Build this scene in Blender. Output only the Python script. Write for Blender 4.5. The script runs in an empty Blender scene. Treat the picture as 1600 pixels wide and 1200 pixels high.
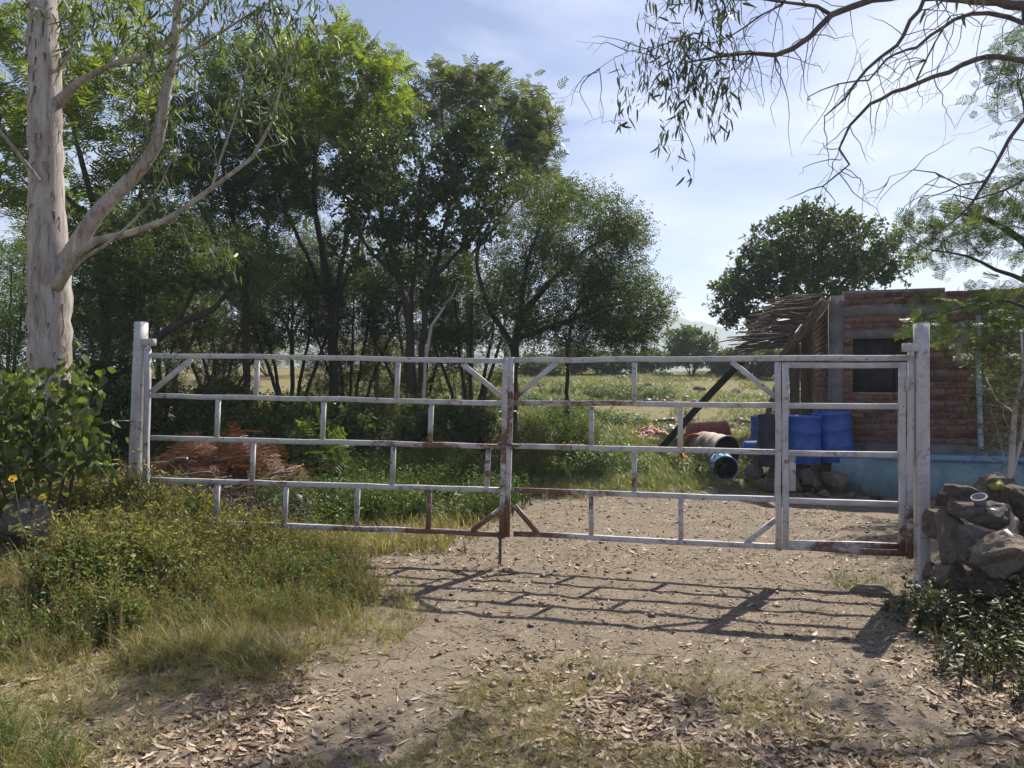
import bpy, math, random
import numpy as np
from mathutils import Vector

# ------------------------------------------------------------------ camera, sky, sun, exposure
scene = bpy.context.scene
COL = scene.collection
F = 1202.0                      # focal length in pixels of a 1600 px wide frame
EYE = 1.6
cam_d = bpy.data.cameras.new('camera')
cam = bpy.data.objects.new('camera', cam_d)
COL.objects.link(cam)
cam.location = (0, 0, EYE)
cam.rotation_euler = (math.radians(90), 0, 0)
cam_d.sensor_width = 36.0
cam_d.lens = 36.0 * F / 1600.0
cam_d.clip_start = 0.05
cam_d.clip_end = 6000
scene.camera = cam

SUN = Vector((0.93, 1.26, 1.81)).normalized()      # towards the sun
sun_el = math.asin(SUN.z)
sun_az = math.atan2(SUN.x, SUN.y)                  # clockwise from +Y

world = bpy.data.worlds.new('World')
scene.world = world
world.use_nodes = True
wn, wl = world.node_tree.nodes, world.node_tree.links
wn.clear()
wo = wn.new('ShaderNodeOutputWorld')
bg = wn.new('ShaderNodeBackground')
bg.inputs['Strength'].default_value = 0.053
sky = wn.new('ShaderNodeTexSky')
sky.sky_type = 'NISHITA'
sky.sun_disc = False
sky.sun_elevation = sun_el
sky.sun_rotation = sun_az
sky.air_density = 1.0
sky.dust_density = 0.7
sky.ozone_density = 2.5
tc = wn.new('ShaderNodeTexCoord')
mp = wn.new('ShaderNodeMapping')
mp.inputs['Scale'].default_value = (1.5, 1.5, 5.5)
mp.inputs['Location'].default_value = (0.35, 0.2, 0.12)
nz = wn.new('ShaderNodeTexNoise')
nz.inputs['Scale'].default_value = 1.7
nz.inputs['Detail'].default_value = 7
nz.inputs['Roughness'].default_value = 0.5
nz.inputs['Distortion'].default_value = 0.5
cr = wn.new('ShaderNodeValToRGB')
cr.color_ramp.elements[0].position = 0.44
cr.color_ramp.elements[1].position = 0.80
cr.color_ramp.elements[1].color = (0.75, 0.75, 0.75, 1)
mxw = wn.new('ShaderNodeMixRGB')
mxw.inputs['Color2'].default_value = (12.0, 12.4, 14.6, 1)
tint = wn.new('ShaderNodeMixRGB')
tint.blend_type = 'MULTIPLY'
tint.inputs['Fac'].default_value = 1.0
tint.inputs['Color2'].default_value = (0.98, 0.98, 1.19, 1)
wl.new(tc.outputs['Generated'], mp.inputs['Vector'])
wl.new(mp.outputs['Vector'], nz.inputs['Vector'])
wl.new(nz.outputs['Fac'], cr.inputs['Fac'])
wl.new(sky.outputs['Color'], tint.inputs['Color1'])
wl.new(tint.outputs['Color'], mxw.inputs['Color1'])
wl.new(cr.outputs['Color'], mxw.inputs['Fac'])
wl.new(mxw.outputs['Color'], bg.inputs['Color'])
wl.new(bg.outputs['Background'], wo.inputs['Surface'])

sun_d = bpy.data.lights.new('sun', 'SUN')
sun_d.energy = 5.0
sun_d.angle = math.radians(0.5)
sun_d.color = (1.0, 0.93, 0.80)
sun_o = bpy.data.objects.new('sun', sun_d)
sun_o.location = (12, 16, 24)
sun_o.rotation_euler = SUN.to_track_quat('Z', 'Y').to_euler()
COL.objects.link(sun_o)

vs = scene.view_settings
vs.view_transform = 'Standard'
vs.look = 'None'
vs.exposure = 0.85
vs.gamma = 1.0
vs.use_curve_mapping = False
scene.render.engine = 'CYCLES'
scene.cycles.adaptive_threshold = 0.025
scene.cycles.max_bounces = 6
scene.cycles.diffuse_bounces = 4
scene.cycles.glossy_bounces = 2
scene.cycles.transmission_bounces = 6
scene.cycles.volume_bounces = 1
scene.cycles.transparent_max_bounces = 8
scene.cycles.caustics_reflective = False
scene.cycles.caustics_refractive = False
scene.cycles.sample_clamp_indirect = 6.0

# ------------------------------------------------------------------ helpers
RNG = np.random.default_rng(11)


def P(px, py, Y):
    """world point seen at photograph pixel (px, py) at depth Y"""
    return np.array([(px - 800) / F * Y, Y, EYE - (py - 600) / F * Y])


def vnoise(x, y, seed=0):
    x = np.asarray(x, float); y = np.asarray(y, float)
    xi = np.floor(x).astype(np.int64); yi = np.floor(y).astype(np.int64)
    xf = x - xi; yf = y - yi
    xf = xf * xf * (3 - 2 * xf); yf = yf * yf * (3 - 2 * yf)

    def hsh(a, b):
        n = (a * 374761393 + b * 668265263 + seed * 974711) & 0x7fffffff
        n = ((n ^ (n >> 13)) * 1274126177) & 0x7fffffff
        n = n ^ (n >> 16)
        return (n & 0xffff) / 65535.0
    return (hsh(xi, yi) * (1 - xf) + hsh(xi + 1, yi) * xf) * (1 - yf) + (hsh(xi, yi + 1) * (1 - xf) + hsh(xi + 1, yi + 1) * xf) * yf


def sstep(a, b, x):
    t = np.clip((np.asarray(x, float) - a) / (b - a), 0, 1)
    return t * t * (3 - 2 * t)


def hgt(x, y):
    """terrain height"""
    x = np.asarray(x, float); y = np.asarray(y, float)
    h = 0.075 * np.clip(y - 13.5, 0, 31) * sstep(12, 17, y)
    h = h - 0.012 * np.clip(y - 46, 0, 240)
    h = h + 0.30 * sstep(-2.4, -4.2, x) * sstep(11, 8, y) * sstep(3.0, 5.5, y)
    h = h + 0.18 * sstep(2.9, 4.0, x) * sstep(10, 7, y) * sstep(2, 4, y)
    h = h + 0.25 * sstep(-3, -8, x) * sstep(9, 16, y)
    near = sstep(60, 20, np.abs(x)) * sstep(60, 25, y)
    h = h + 0.10 * (vnoise(x * 0.35 + 7, y * 0.35, 1) - 0.5) * near * sstep(8.5, 13, y)
    trk = 1 - .6 * sstep(-1.6, -.6, x) * sstep(11, 9, y)
    h = h + 0.045 * (vnoise(x * 1.1, y * 1.1, 2) - 0.5) * near * trk
    h = h + 0.030 * (vnoise(x * 3.3, y * 3.3, 3) - 0.5) * near * trk
    h = h + 0.016 * (vnoise(x * 9, y * 9, 4) - 0.5) * near
    return h


def hz(x, y):
    return float(hgt(x, y))


def link(o, parent=None):
    COL.objects.link(o)
    if parent is not None:
        o.parent = parent
    return o


def tag(o, label=None, cat=None, group=None, kind=None):
    if label: o['label'] = label
    if cat: o['category'] = cat
    if group: o['group'] = group
    if kind: o['kind'] = kind
    return o


def empty(name, loc, label=None, cat=None, group=None):
    o = bpy.data.objects.new(name, None)
    o.empty_display_size = 0.2
    o.location = loc
    link(o)
    return tag(o, label, cat, group)


class MB:
    """collects geometry; build() links it as one mesh object"""
    def __init__(self):
        self.v = []; self.f = []; self.n = 0

    def add(self, V, *Fs):
        V = np.asarray(V, float).reshape(-1, 3)
        for f in Fs:
            f = np.asarray(f, np.int64)
            if f.size:
                self.f.append(f + self.n)
        self.v.append(V)
        self.n += len(V)
        return self

    def build(self, name, mat, parent=None, smooth=False, origin=None):
        me = make_mesh(name, self, origin if origin is not None else (tuple(parent.matrix_basis.translation) if parent is not None and parent.parent is None else (0, 0, 0) if parent is None else wloc(parent)), smooth)
        me.materials.append(mat)
        o = bpy.data.objects.new(name, me)
        if origin is not None:
            base = wloc(parent) if parent is not None else (0, 0, 0)
            o.location = tuple(np.array(origin) - np.array(base))
        link(o, parent)
        return o


def wloc(o):
    l = np.array(o.location)
    while o.parent is not None:
        o = o.parent
        l = l + np.array(o.location)
    return l


def make_mesh(name, mb, origin=(0, 0, 0), smooth=False):
    V = np.concatenate(mb.v) - np.array(origin, float)
    me = bpy.data.meshes.new(name)
    me.vertices.add(len(V))
    me.vertices.foreach_set('co', V.astype(np.float32).ravel())
    loops = np.concatenate([f.ravel() for f in mb.f]).astype(np.int32)
    tot = np.concatenate([np.full(len(f), f.shape[1]) for f in mb.f]).astype(np.int32)
    start = np.concatenate([[0], np.cumsum(tot)[:-1]]).astype(np.int32)
    me.loops.add(len(loops))
    me.loops.foreach_set('vertex_index', loops)
    me.polygons.add(len(tot))
    me.polygons.foreach_set('loop_start', start)
    me.polygons.foreach_set('loop_total', tot)
    if smooth:
        me.polygons.foreach_set('use_smooth', np.ones(len(tot), bool))
    me.update(calc_edges=True)
    return me


def box_geo(x0, x1, y0, y1, z0, z1):
    V = [(x0, y0, z0), (x1, y0, z0), (x1, y1, z0), (x0, y1, z0), (x0, y0, z1), (x1, y0, z1), (x1, y1, z1), (x0, y1, z1)]
    Q = [(0, 3, 2, 1), (4, 5, 6, 7), (0, 1, 5, 4), (1, 2, 6, 5), (2, 3, 7, 6), (3, 0, 4, 7)]
    return np.array(V, float), np.array(Q)


def unit(v):
    v = np.asarray(v, float)
    return v / (np.linalg.norm(v, axis=-1, keepdims=True) + 1e-12)


def bar_geo(p0, p1, w, d, side=None, ch=0.005, seg=1, jit=0.0, rng=RNG):
    """chamfered rectangular tube from p0 to p1; w across, d along 'side' (depth direction)"""
    p0 = np.array(p0, float); p1 = np.array(p1, float)
    t = unit(p1 - p0)
    s = np.array(side if side is not None else (0, 1, 0), float)
    s = unit(s - t * np.dot(s, t))
    u = np.cross(s, t)
    a, b = w / 2, d / 2
    prof = [(-a + ch, -b), (a - ch, -b), (a, -b + ch), (a, b - ch), (a - ch, b), (-a + ch, b), (-a, b - ch), (-a, -b + ch)]
    V = []; Q = []
    for i in range(seg + 1):
        c = p0 + (p1 - p0) * i / seg
        if 0 < i < seg and jit:
            c = c + u * rng.normal(0, jit) + s * rng.normal(0, jit)
        for (x, y) in prof:
            V.append(c + u * x + s * y)
    for i in range(seg):
        for k in range(8):
            A = i * 8 + k; B = i * 8 + (k + 1) % 8
            Q.append((A, B, B + 8, A + 8))
    e = seg * 8
    caps = [tuple(range(7, -1, -1)), tuple(range(e, e + 8))]
    return np.array(V), np.array(Q), np.array(caps)


def tube_geo(path, rad, sides=6, cap=True):
    path = np.asarray(path, float); rad = np.asarray(rad, float)
    n = len(path)
    T = np.zeros_like(path)
    T[1:-1] = path[2:] - path[:-2]; T[0] = path[1] - path[0]; T[-1] = path[-1] - path[-2]
    T = unit(T)
    ref = np.array([1.0, 0, 0]) if abs(T[0][0]) < 0.8 else np.array([0, 1.0, 0])
    U = np.zeros_like(path)
    u = unit(ref - T[0] * np.dot(ref, T[0]))
    for i in range(n):
        u = u - T[i] * np.dot(u, T[i])
        u = u / (np.linalg.norm(u) + 1e-9)
        U[i] = u
    W = np.cross(T, U)
    a = np.arange(sides) * 2 * math.pi / sides
    ring = np.cos(a)[None, :, None] * U[:, None, :] + np.sin(a)[None, :, None] * W[:, None, :]
    V = path[:, None, :] + ring * rad[:, None, None]
    i = np.arange(n - 1)[:, None] * sides; k = np.arange(sides)[None, :]; k2 = (k + 1) % sides
    Q = np.stack([i + k, i + k2, i + sides + k2, i + sides + k], -1).reshape(-1, 4)
    V = V.reshape(-1, 3)
    if cap:
        caps = np.array([list(range(sides - 1, -1, -1)), list(range((n - 1) * sides, n * sides))])
        return V, Q, caps
    return V, Q, np.zeros((0, sides), int)


def lathe_geo(prof, sides=28):
    """prof: list of (r, z), about Z"""
    a = np.arange(sides) * 2 * math.pi / sides
    V = np.array([[(r * math.cos(t), r * math.sin(t), z) for t in a] for r, z in prof]).reshape(-1, 3)
    n = len(prof)
    i = np.arange(n - 1)[:, None] * sides; k = np.arange(sides)[None, :]; k2 = (k + 1) % sides
    Q = np.stack([i + k, i + k2, i + sides + k2, i + sides + k], -1).reshape(-1, 4)
    return V, Q


def frames(d, up=(0, 0, 1), roll=None, rng=RNG):
    """rotation matrices whose columns are x=d, y, z~up"""
    d = unit(d)
    u = np.broadcast_to(np.asarray(up, float), d.shape)
    u = u + rng.normal(0, 0.02, d.shape)
    y = unit(np.cross(u, d)); z = np.cross(d, y)
    if roll is not None:
        c = np.cos(roll)[:, None]; s = np.sin(roll)[:, None]
        y, z = y * c + z * s, z * c - y * s
    return np.stack([d, y, z], -1)


def scatter(mb, tmpl, pos, R, sc):
    """place copies of a template (V, [faces...])"""
    V, Fs = tmpl
    N = len(pos)
    if N == 0:
        return
    sc = np.asarray(sc, float)
    if sc.ndim == 1:
        sc = sc[:, None].repeat(3, 1)
    L = V[None, :, :] * sc[:, None, :]
    Wd = np.einsum('nij,nvj->nvi', R, L) + pos[:, None, :]
    off = (np.arange(N) * len(V))[:, None, None]
    mb.add(Wd.reshape(-1, 3), *[(np.asarray(f)[None] + off).reshape(-1, np.asarray(f).shape[1]) for f in Fs])


def ico(sub=2):
    t = (1 + 5 ** .5) / 2
    V = [(-1, t, 0), (1, t, 0), (-1, -t, 0), (1, -t, 0), (0, -1, t), (0, 1, t), (0, -1, -t), (0, 1, -t), (t, 0, -1), (t, 0, 1), (-t, 0, -1), (-t, 0, 1)]
    T = [(0, 11, 5), (0, 5, 1), (0, 1, 7), (0, 7, 10), (0, 10, 11), (1, 5, 9), (5, 11, 4), (11, 10, 2), (10, 7, 6), (7, 1, 8),
         (3, 9, 4), (3, 4, 2), (3, 2, 6), (3, 6, 8), (3, 8, 9), (4, 9, 5), (2, 4, 11), (6, 2, 10), (8, 6, 7), (9, 8, 1)]
    V = [np.array(v) / np.linalg.norm(v) for v in V]
    for _ in range(sub):
        cache = {}; N = []

        def mid(a, b):
            k = (min(a, b), max(a, b))
            if k not in cache:
                m = V[a] + V[b]
                V.append(m / np.linalg.norm(m)); cache[k] = len(V) - 1
            return cache[k]
        for a, b, c in T:
            x, y, z = mid(a, b), mid(b, c), mid(c, a)
            N += [(a, x, z), (b, y, x), (c, z, y), (x, y, z)]
        T = N
    return np.array(V), np.array(T)


ICO = {k: ico(k) for k in (0, 1, 2, 3, 4)}


def rock_geo(seed, size, sub=3, cuts=15, rough=0.075):
    r = np.random.default_rng(seed)
    V, T = ICO[sub]
    V = V.copy()
    for _ in range(cuts):
        n = unit(r.normal(0, 1, 3)); d = r.uniform(0.42, 0.82)
        s = V @ n - d
        m = s > 0
        V[m] -= np.outer(s[m], n) * 0.92
    o = r.uniform(0, 50)
    nn = (vnoise(V[:, 0] * 2.3 + o, V[:, 1] * 2.3 + V[:, 2] * 3.1, seed) - .5) + .5 * (vnoise(V[:, 2] * 5 + o, V[:, 1] * 5 - V[:, 0] * 4, seed + 1) - .5)
    n3 = vnoise(V[:, 0] * 11 + o, V[:, 1] * 11 + V[:, 2] * 13, seed + 2) - .5
    n4 = vnoise(V[:, 0] * 23 + o, V[:, 1] * 23 - V[:, 2] * 27, seed + 3) - .5
    V = V * (1 + rough * (2.6 * nn + 1.0 * n3 + .45 * n4))[:, None]
    return V * np.array(size), T


def rotz(V, a):
    c, s = math.cos(a), math.sin(a)
    V = np.asarray(V)
    return np.stack([V[:, 0] * c - V[:, 1] * s, V[:, 0] * s + V[:, 1] * c, V[:, 2]], -1)


# ------------------------------------------------------------------ materials
def new_mat(name):
    m = bpy.data.materials.new(name)
    m.use_nodes = True
    nt = m.node_tree
    nt.nodes.clear()
    out = nt.nodes.new('ShaderNodeOutputMaterial')
    return m, nt, out


def nd(nt, typ, **kw):
    n = nt.nodes.new(typ)
    for k, v in kw.items():
        if k in n.inputs:
            n.inputs[k].default_value = v
        else:
            setattr(n, k, v)
    return n


def ramp(nt, stops, fac=None):
    r = nt.nodes.new('ShaderNodeValToRGB')
    el = r.color_ramp.elements
    while len(el) < len(stops):
        el.new(0.5)
    for e, (p, c) in zip(el, stops):
        e.position = p
        e.color = (c, c, c, 1) if isinstance(c, (int, float)) else (*c, 1)
    if fac is not None:
        nt.links.new(fac, r.inputs['Fac'])
    return r


def coords(nt, obj_random=False):
    t = nt.nodes.new('ShaderNodeTexCoord')
    if not obj_random:
        return t.outputs['Object']
    oi = nt.nodes.new('ShaderNodeObjectInfo')
    mu = nd(nt, 'ShaderNodeMath', operation='MULTIPLY')
    mu.inputs[1].default_value = 57.0
    nt.links.new(oi.outputs['Random'], mu.inputs[0])
    ad = nd(nt, 'ShaderNodeVectorMath', operation='ADD')
    nt.links.new(t.outputs['Object'], ad.inputs[0])
    nt.links.new(mu.outputs[0], ad.inputs[1])
    return ad.outputs[0]


def noise(nt, vec, scale, detail=4, rough=0.55, dist=0.0):
    n = nd(nt, 'ShaderNodeTexNoise', Scale=scale, Detail=detail, Roughness=rough, Distortion=dist)
    nt.links.new(vec, n.inputs['Vector'])
    return n.outputs['Fac']


def mixc(nt, fac, a, b, blend='MIX'):
    m = nt.nodes.new('ShaderNodeMixRGB')
    m.blend_type = blend
    for sock, v in (('Fac', fac), ('Color1', a), ('Color2', b)):
        if hasattr(v, 'is_linked'):
            nt.links.new(v, m.inputs[sock])
        elif sock == 'Fac':
            m.inputs[sock].default_value = v
        else:
            m.inputs[sock].default_value = (*v, 1)
    return m.outputs['Color']


def bump(nt, hgt_sock, strength, dist):
    b = nd(nt, 'ShaderNodeBump', Strength=strength, Distance=dist)
    nt.links.new(hgt_sock, b.inputs['Height'])
    return b.outputs['Normal']


def finish(nt, out, col, rough=0.8, normal=None, spec=0.3, metal=0.0):
    p = nd(nt, 'ShaderNodeBsdfPrincipled')
    if hasattr(col, 'is_linked'):
        nt.links.new(col, p.inputs['Base Color'])
    else:
        p.inputs['Base Color'].default_value = (*col, 1)
    if hasattr(rough, 'is_linked'):
        nt.links.new(rough, p.inputs['Roughness'])
    else:
        p.inputs['Roughness'].default_value = rough
    p.inputs['Specular IOR Level'].default_value = spec
    p.inputs['Metallic'].default_value = metal
    if normal is not None:
        nt.links.new(normal, p.inputs['Normal'])
    nt.links.new(p.outputs[0], out.inputs['Surface'])
    return p


def leaf_mat(name, c0, c1, c2, trans=0.42, tcol=(1.25, 1.25, 0.55), rough=0.45, patch=0.6):
    """leaves: colour varies from leaf to leaf and from clump to clump; light shines through"""
    m, nt, out = new_mat(name)
    g = nt.nodes.new('ShaderNodeNewGeometry')
    oi = nt.nodes.new('ShaderNodeObjectInfo')
    n1 = noise(nt, g.outputs['Position'], 1.1, 3)
    rsum = nd(nt, 'ShaderNodeMath', operation='ADD')
    nt.links.new(g.outputs['Random Per Island'], rsum.inputs[0]); nt.links.new(oi.outputs['Random'], rsum.inputs[1])
    rfr = nd(nt, 'ShaderNodeMath', operation='FRACT'); nt.links.new(rsum.outputs[0], rfr.inputs[0])
    mx = nd(nt, 'ShaderNodeMath', operation='MULTIPLY_ADD')
    mx.inputs[1].default_value = patch
    ma = nd(nt, 'ShaderNodeMath', operation='MULTIPLY_ADD')
    ma.inputs[1].default_value = 0.75
    ma.inputs[2].default_value = -0.20
    nt.links.new(rfr.outputs[0], ma.inputs[0])
    nt.links.new(n1, mx.inputs[0]); nt.links.new(ma.outputs[0], mx.inputs[2])
    r = ramp(nt, [(0.0, c0), (0.45, c1), (1.0, c2)], mx.outputs[0])
    p = nd(nt, 'ShaderNodeBsdfPrincipled', Roughness=rough)
    p.inputs['Specular IOR Level'].default_value = 0.35
    nt.links.new(r.outputs['Color'], p.inputs['Base Color'])
    tr = nt.nodes.new('ShaderNodeBsdfTranslucent')
    nt.links.new(mixc(nt, 1.0, r.outputs['Color'], tcol, 'MULTIPLY'), tr.inputs['Color'])
    ms = nd(nt, 'ShaderNodeMixShader', Fac=trans)
    nt.links.new(p.outputs[0], ms.inputs[1]); nt.links.new(tr.outputs[0], ms.inputs[2])
    nt.links.new(ms.outputs[0], out.inputs['Surface'])
    return m


def bark_mat(name, dark, light, scale=6.0, stretch=0.25, bumpd=0.02):
    m, nt, out = new_mat(name)
    c = coords(nt)
    mpn = nd(nt, 'ShaderNodeMapping'); mpn.inputs['Scale'].default_value = (1, 1, stretch)
    nt.links.new(c, mpn.inputs['Vector'])
    n = noise(nt, mpn.outputs[0], scale, 6, 0.65, 0.6)
    r = ramp(nt, [(0.3, dark), (0.7, light)], n)
    n2 = noise(nt, mpn.outputs[0], scale * 5, 4, 0.6)
    finish(nt, out, mixc(nt, 0.35, r.outputs['Color'], mixc(nt, n2, dark, light)), 0.9, bump(nt, n2, 0.6, bumpd))
    return m


def mat_paint():
    m, nt, out = new_mat('chipped_white_paint')
    g = nt.nodes.new('ShaderNodeNewGeometry')
    c = coords(nt)
    sep = nt.nodes.new('ShaderNodeSeparateXYZ')
    nt.links.new(g.outputs['Position'], sep.inputs[0])
    mpr = nd(nt, 'ShaderNodeMapping'); mpr.inputs['Scale'].default_value = (0.32, 1, 0.75)
    nt.links.new(c, mpr.inputs['Vector'])
    big = noise(nt, mpr.outputs[0], 3.0, 6, 0.66, 0.4)
    fine = noise(nt, c, 24, 5, 0.7, 0.3)
    mid = noise(nt, c, 7, 5, 0.65, 0.6)
    # more rust low down and towards the middle of the gateway
    ax = nd(nt, 'ShaderNodeMath', operation='ABSOLUTE'); nt.links.new(sep.outputs['X'], ax.inputs[0])
    mr = nd(nt, 'ShaderNodeMapRange'); mr.inputs['From Min'].default_value = 0.0; mr.inputs['From Max'].default_value = 1.6
    mr.inputs['To Min'].default_value = 0.11; mr.inputs['To Max'].default_value = 0.0
    nt.links.new(ax.outputs[0], mr.inputs['Value'])
    mz = nd(nt, 'ShaderNodeMapRange'); mz.inputs['From Min'].default_value = 0.25; mz.inputs['From Max'].default_value = 1.7
    mz.inputs['To Min'].default_value = 0.055; mz.inputs['To Max'].default_value = -0.05
    nt.links.new(sep.outputs['Z'], mz.inputs['Value'])
    a1 = nd(nt, 'ShaderNodeMath', operation='ADD'); nt.links.new(mr.outputs[0], a1.inputs[0]); nt.links.new(mz.outputs[0], a1.inputs[1])
    a2 = nd(nt, 'ShaderNodeMath', operation='ADD'); nt.links.new(a1.outputs[0], a2.inputs[0]); nt.links.new(big, a2.inputs[1])
    f1 = nd(nt, 'ShaderNodeMath', operation='MULTIPLY_ADD'); f1.inputs[1].default_value = 0.30
    nt.links.new(fine, f1.inputs[0]); nt.links.new(a2.outputs[0], f1.inputs[2])
    rust_fac = ramp(nt, [(0.70, 0.0), (0.79, 1.0)], f1.outputs[0])
    chips = ramp(nt, [(0.615, 0.0), (0.65, 1.0)], fine)
    streak = ramp(nt, [(0.45, 0.0), (0.75, 1.0)], mid)
    paint = mixc(nt, streak.outputs['Color'], (0.53, 0.515, 0.51), (0.34, 0.31, 0.295))
    rust = mixc(nt, mid, (0.075, 0.035, 0.025), (0.24, 0.125, 0.085))
    c1 = mixc(nt, rust_fac.outputs['Color'], paint, rust)
    c2 = mixc(nt, chips.outputs['Color'], c1, (0.13, 0.075, 0.055))
    finish(nt, out, c2, 0.55, bump(nt, fine, 0.35, 0.004), 0.4)
    return m


def mat_ground():
    m, nt, out = new_mat('earth_ground')
    g = nt.nodes.new('ShaderNodeNewGeometry')
    v = g.outputs['Position']
    big = noise(nt, v, 0.55, 5, 0.6)
    mid = noise(nt, v, 3.5, 6, 0.65)
    fine = noise(nt, v, 38, 5, 0.7)
    vor = nd(nt, 'ShaderNodeTexVoronoi', Scale=26.0)
    nt.links.new(v, vor.inputs['Vector'])
    dirt = ramp(nt, [(0.25, (0.085, 0.066, 0.050)), (0.5, (0.172, 0.138, 0.104)), (0.75, (0.285, 0.238, 0.182))], mid)
    dirt2 = mixc(nt, 0.55, dirt.outputs['Color'], ramp(nt, [(0.3, (0.080, 0.062, 0.048)), (0.7, (0.31, 0.258, 0.195))], fine).outputs['Color'])
    sp = ramp(nt, [(0.07, 1.0), (0.13, 0.0)], vor.outputs['Distance'])
    dirt3 = mixc(nt, sp.outputs['Color'], dirt2, (0.10, 0.075, 0.062))
    turf = mixc(nt, mid, (0.11, 0.105, 0.035), (0.24, 0.205, 0.10))
    # turf lies off the track: left verge and the field behind
    sep = nt.nodes.new('ShaderNodeSeparateXYZ'); nt.links.new(v, sep.inputs[0])
    fy = nd(nt, 'ShaderNodeMapRange'); fy.inputs['From Min'].default_value = 10.5; fy.inputs['From Max'].default_value = 13.5
    nt.links.new(sep.outputs['Y'], fy.inputs['Value'])
    fx = nd(nt, 'ShaderNodeMapRange'); fx.inputs['From Min'].default_value = -1.1; fx.inputs['From Max'].default_value = -2.4
    nt.links.new(sep.outputs['X'], fx.inputs['Value'])
    mxm = nd(nt, 'ShaderNodeMath', operation='MAXIMUM'); nt.links.new(fy.outputs[0], mxm.inputs[0]); nt.links.new(fx.outputs[0], mxm.inputs[1])
    br = nd(nt, 'ShaderNodeMath', operation='MULTIPLY_ADD'); br.inputs[1].default_value = 0.9
    nt.links.new(big, br.inputs[0]); nt.links.new(mxm.outputs[0], br.inputs[2])
    tf = ramp(nt, [(0.55, 0.0), (1.25, 0.85)], None)
    sc = nd(nt, 'ShaderNodeMath', operation='MULTIPLY'); sc.inputs[1].default_value = 0.7
    nt.links.new(br.outputs[0], sc.inputs[0]); nt.links.new(sc.outputs[0], tf.inputs['Fac'])
    col = mixc(nt, tf.outputs['Color'], dirt3, turf)
    hsum = mixc(nt, 0.5, fine, mid)
    finish(nt, out, col, 0.95, bump(nt, hsum, 0.9, 0.03), 0.15)
    return m


def simple_mat(name, c0, c1, scale=8, rough=0.8, bumps=0.3, bd=0.01, objrand=False, spec=0.3, detail=5, metal=0.0):
    m, nt, out = new_mat(name)
    v = coords(nt, objrand)
    n = noise(nt, v, scale, detail, 0.62, 0.3)
    r = ramp(nt, [(0.3, c0), (0.7, c1)], n)
    n2 = noise(nt, v, scale * 6, 4, 0.6)
    finish(nt, out, r.outputs['Color'], rough, bump(nt, n2, bumps, bd), spec, metal)
    return m


def mat_stone():
    m, nt, out = new_mat('field_stone')
    v = coords(nt, True)
    n = noise(nt, v, 5, 6, 0.65, 0.4)
    n2 = noise(nt, v, 30, 5, 0.7)
    lich = noise(nt, v, 9, 4, 0.6)
    r = ramp(nt, [(0.3, (0.055, 0.045, 0.040)), (0.5, (0.125, 0.105, 0.092)), (0.75, (0.235, 0.205, 0.175))], n)
    c = mixc(nt, 0.3, r.outputs['Color'], mixc(nt, n2, (0.06, 0.05, 0.045), (0.38, 0.35, 0.31)))
    oi = nt.nodes.new('ShaderNodeObjectInfo')
    c = mixc(nt, 0.8, c, ramp(nt, [(0.0, (0.55, 0.48, 0.44)), (0.5, (1.0, 0.96, 0.92)), (1.0, (1.35, 1.2, 1.02))], oi.outputs['Random']).outputs['Color'], 'MULTIPLY')
    lf = ramp(nt, [(0.60, 0.0), (0.66, 0.6)], lich)
    c = mixc(nt, lf.outputs['Color'], c, (0.36, 0.35, 0.30))
    finish(nt, out, c, 0.92, bump(nt, mixc(nt, 0.5, n, n2), 1.0, 0.05), 0.2)
    return m


def mat_brick():
    m, nt, out = new_mat('fired_brick')
    oi = nt.nodes.new('ShaderNodeObjectInfo')
    g = nt.nodes.new('ShaderNodeNewGeometry')
    ad = nd(nt, 'ShaderNodeMath', operation='ADD'); nt.links.new(oi.outputs['Random'], ad.inputs[0]); nt.links.new(g.outputs['Random Per Island'], ad.inputs[1])
    fr = nd(nt, 'ShaderNodeMath', operation='FRACT'); nt.links.new(ad.outputs[0], fr.inputs[0])
    r = ramp(nt, [(0.0, (0.090, 0.046, 0.036)), (0.45, (0.165, 0.080, 0.058)), (0.85, (0.245, 0.132, 0.095)), (1.0, (0.12, 0.085, 0.072))], fr.outputs[0])
    v = g.outputs['Position']
    n = noise(nt, v, 14, 5, 0.7); n2 = noise(nt, v, 70, 3, 0.6)
    c = mixc(nt, ramp(nt, [(0.5, 0.0), (0.75, 0.6)], n).outputs['Color'], r.outputs['Color'], (0.42, 0.33, 0.28))
    finish(nt, out, c, 0.95, bump(nt, n2, 0.7, 0.008), 0.15)
    return m


M = {}
M['paint'] = mat_paint()
M['ground'] = mat_ground()
M['stone'] = mat_stone()
M['brick'] = mat_brick()
M['mortar'] = simple_mat('mortar', (0.17, 0.145, 0.13), (0.36, 0.315, 0.275), 12, 0.95, 0.6, 0.01)
M['concrete'] = simple_mat('concrete', (0.11, 0.10, 0.095), (0.23, 0.215, 0.20), 5, 0.93, 0.5, 0.008)
M['bluewash'] = simple_mat('pale_blue_limewash', (0.14, 0.235, 0.285), (0.30, 0.41, 0.455), 4, 0.85, 0.4, 0.005)
M['bluetop'] = simple_mat('blue_painted_coping', (0.15, 0.28, 0.44), (0.27, 0.41, 0.56), 6, 0.75, 0.3, 0.004)
M['bluedrum'] = simple_mat('blue_plastic', (0.014, 0.065, 0.33), (0.045, 0.135, 0.47), 7, 0.5, 0.15, 0.002, spec=0.5)
M['palebluedrum'] = simple_mat('faded_blue_plastic', (0.16, 0.34, 0.62), (0.30, 0.48, 0.74), 4, 0.45, 0.1, 0.002, spec=0.5)
M['darkdrum'] = simple_mat('dark_blue_steel', (0.015, 0.022, 0.04), (0.035, 0.045, 0.07), 5, 0.55, 0.2, 0.002)
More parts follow.
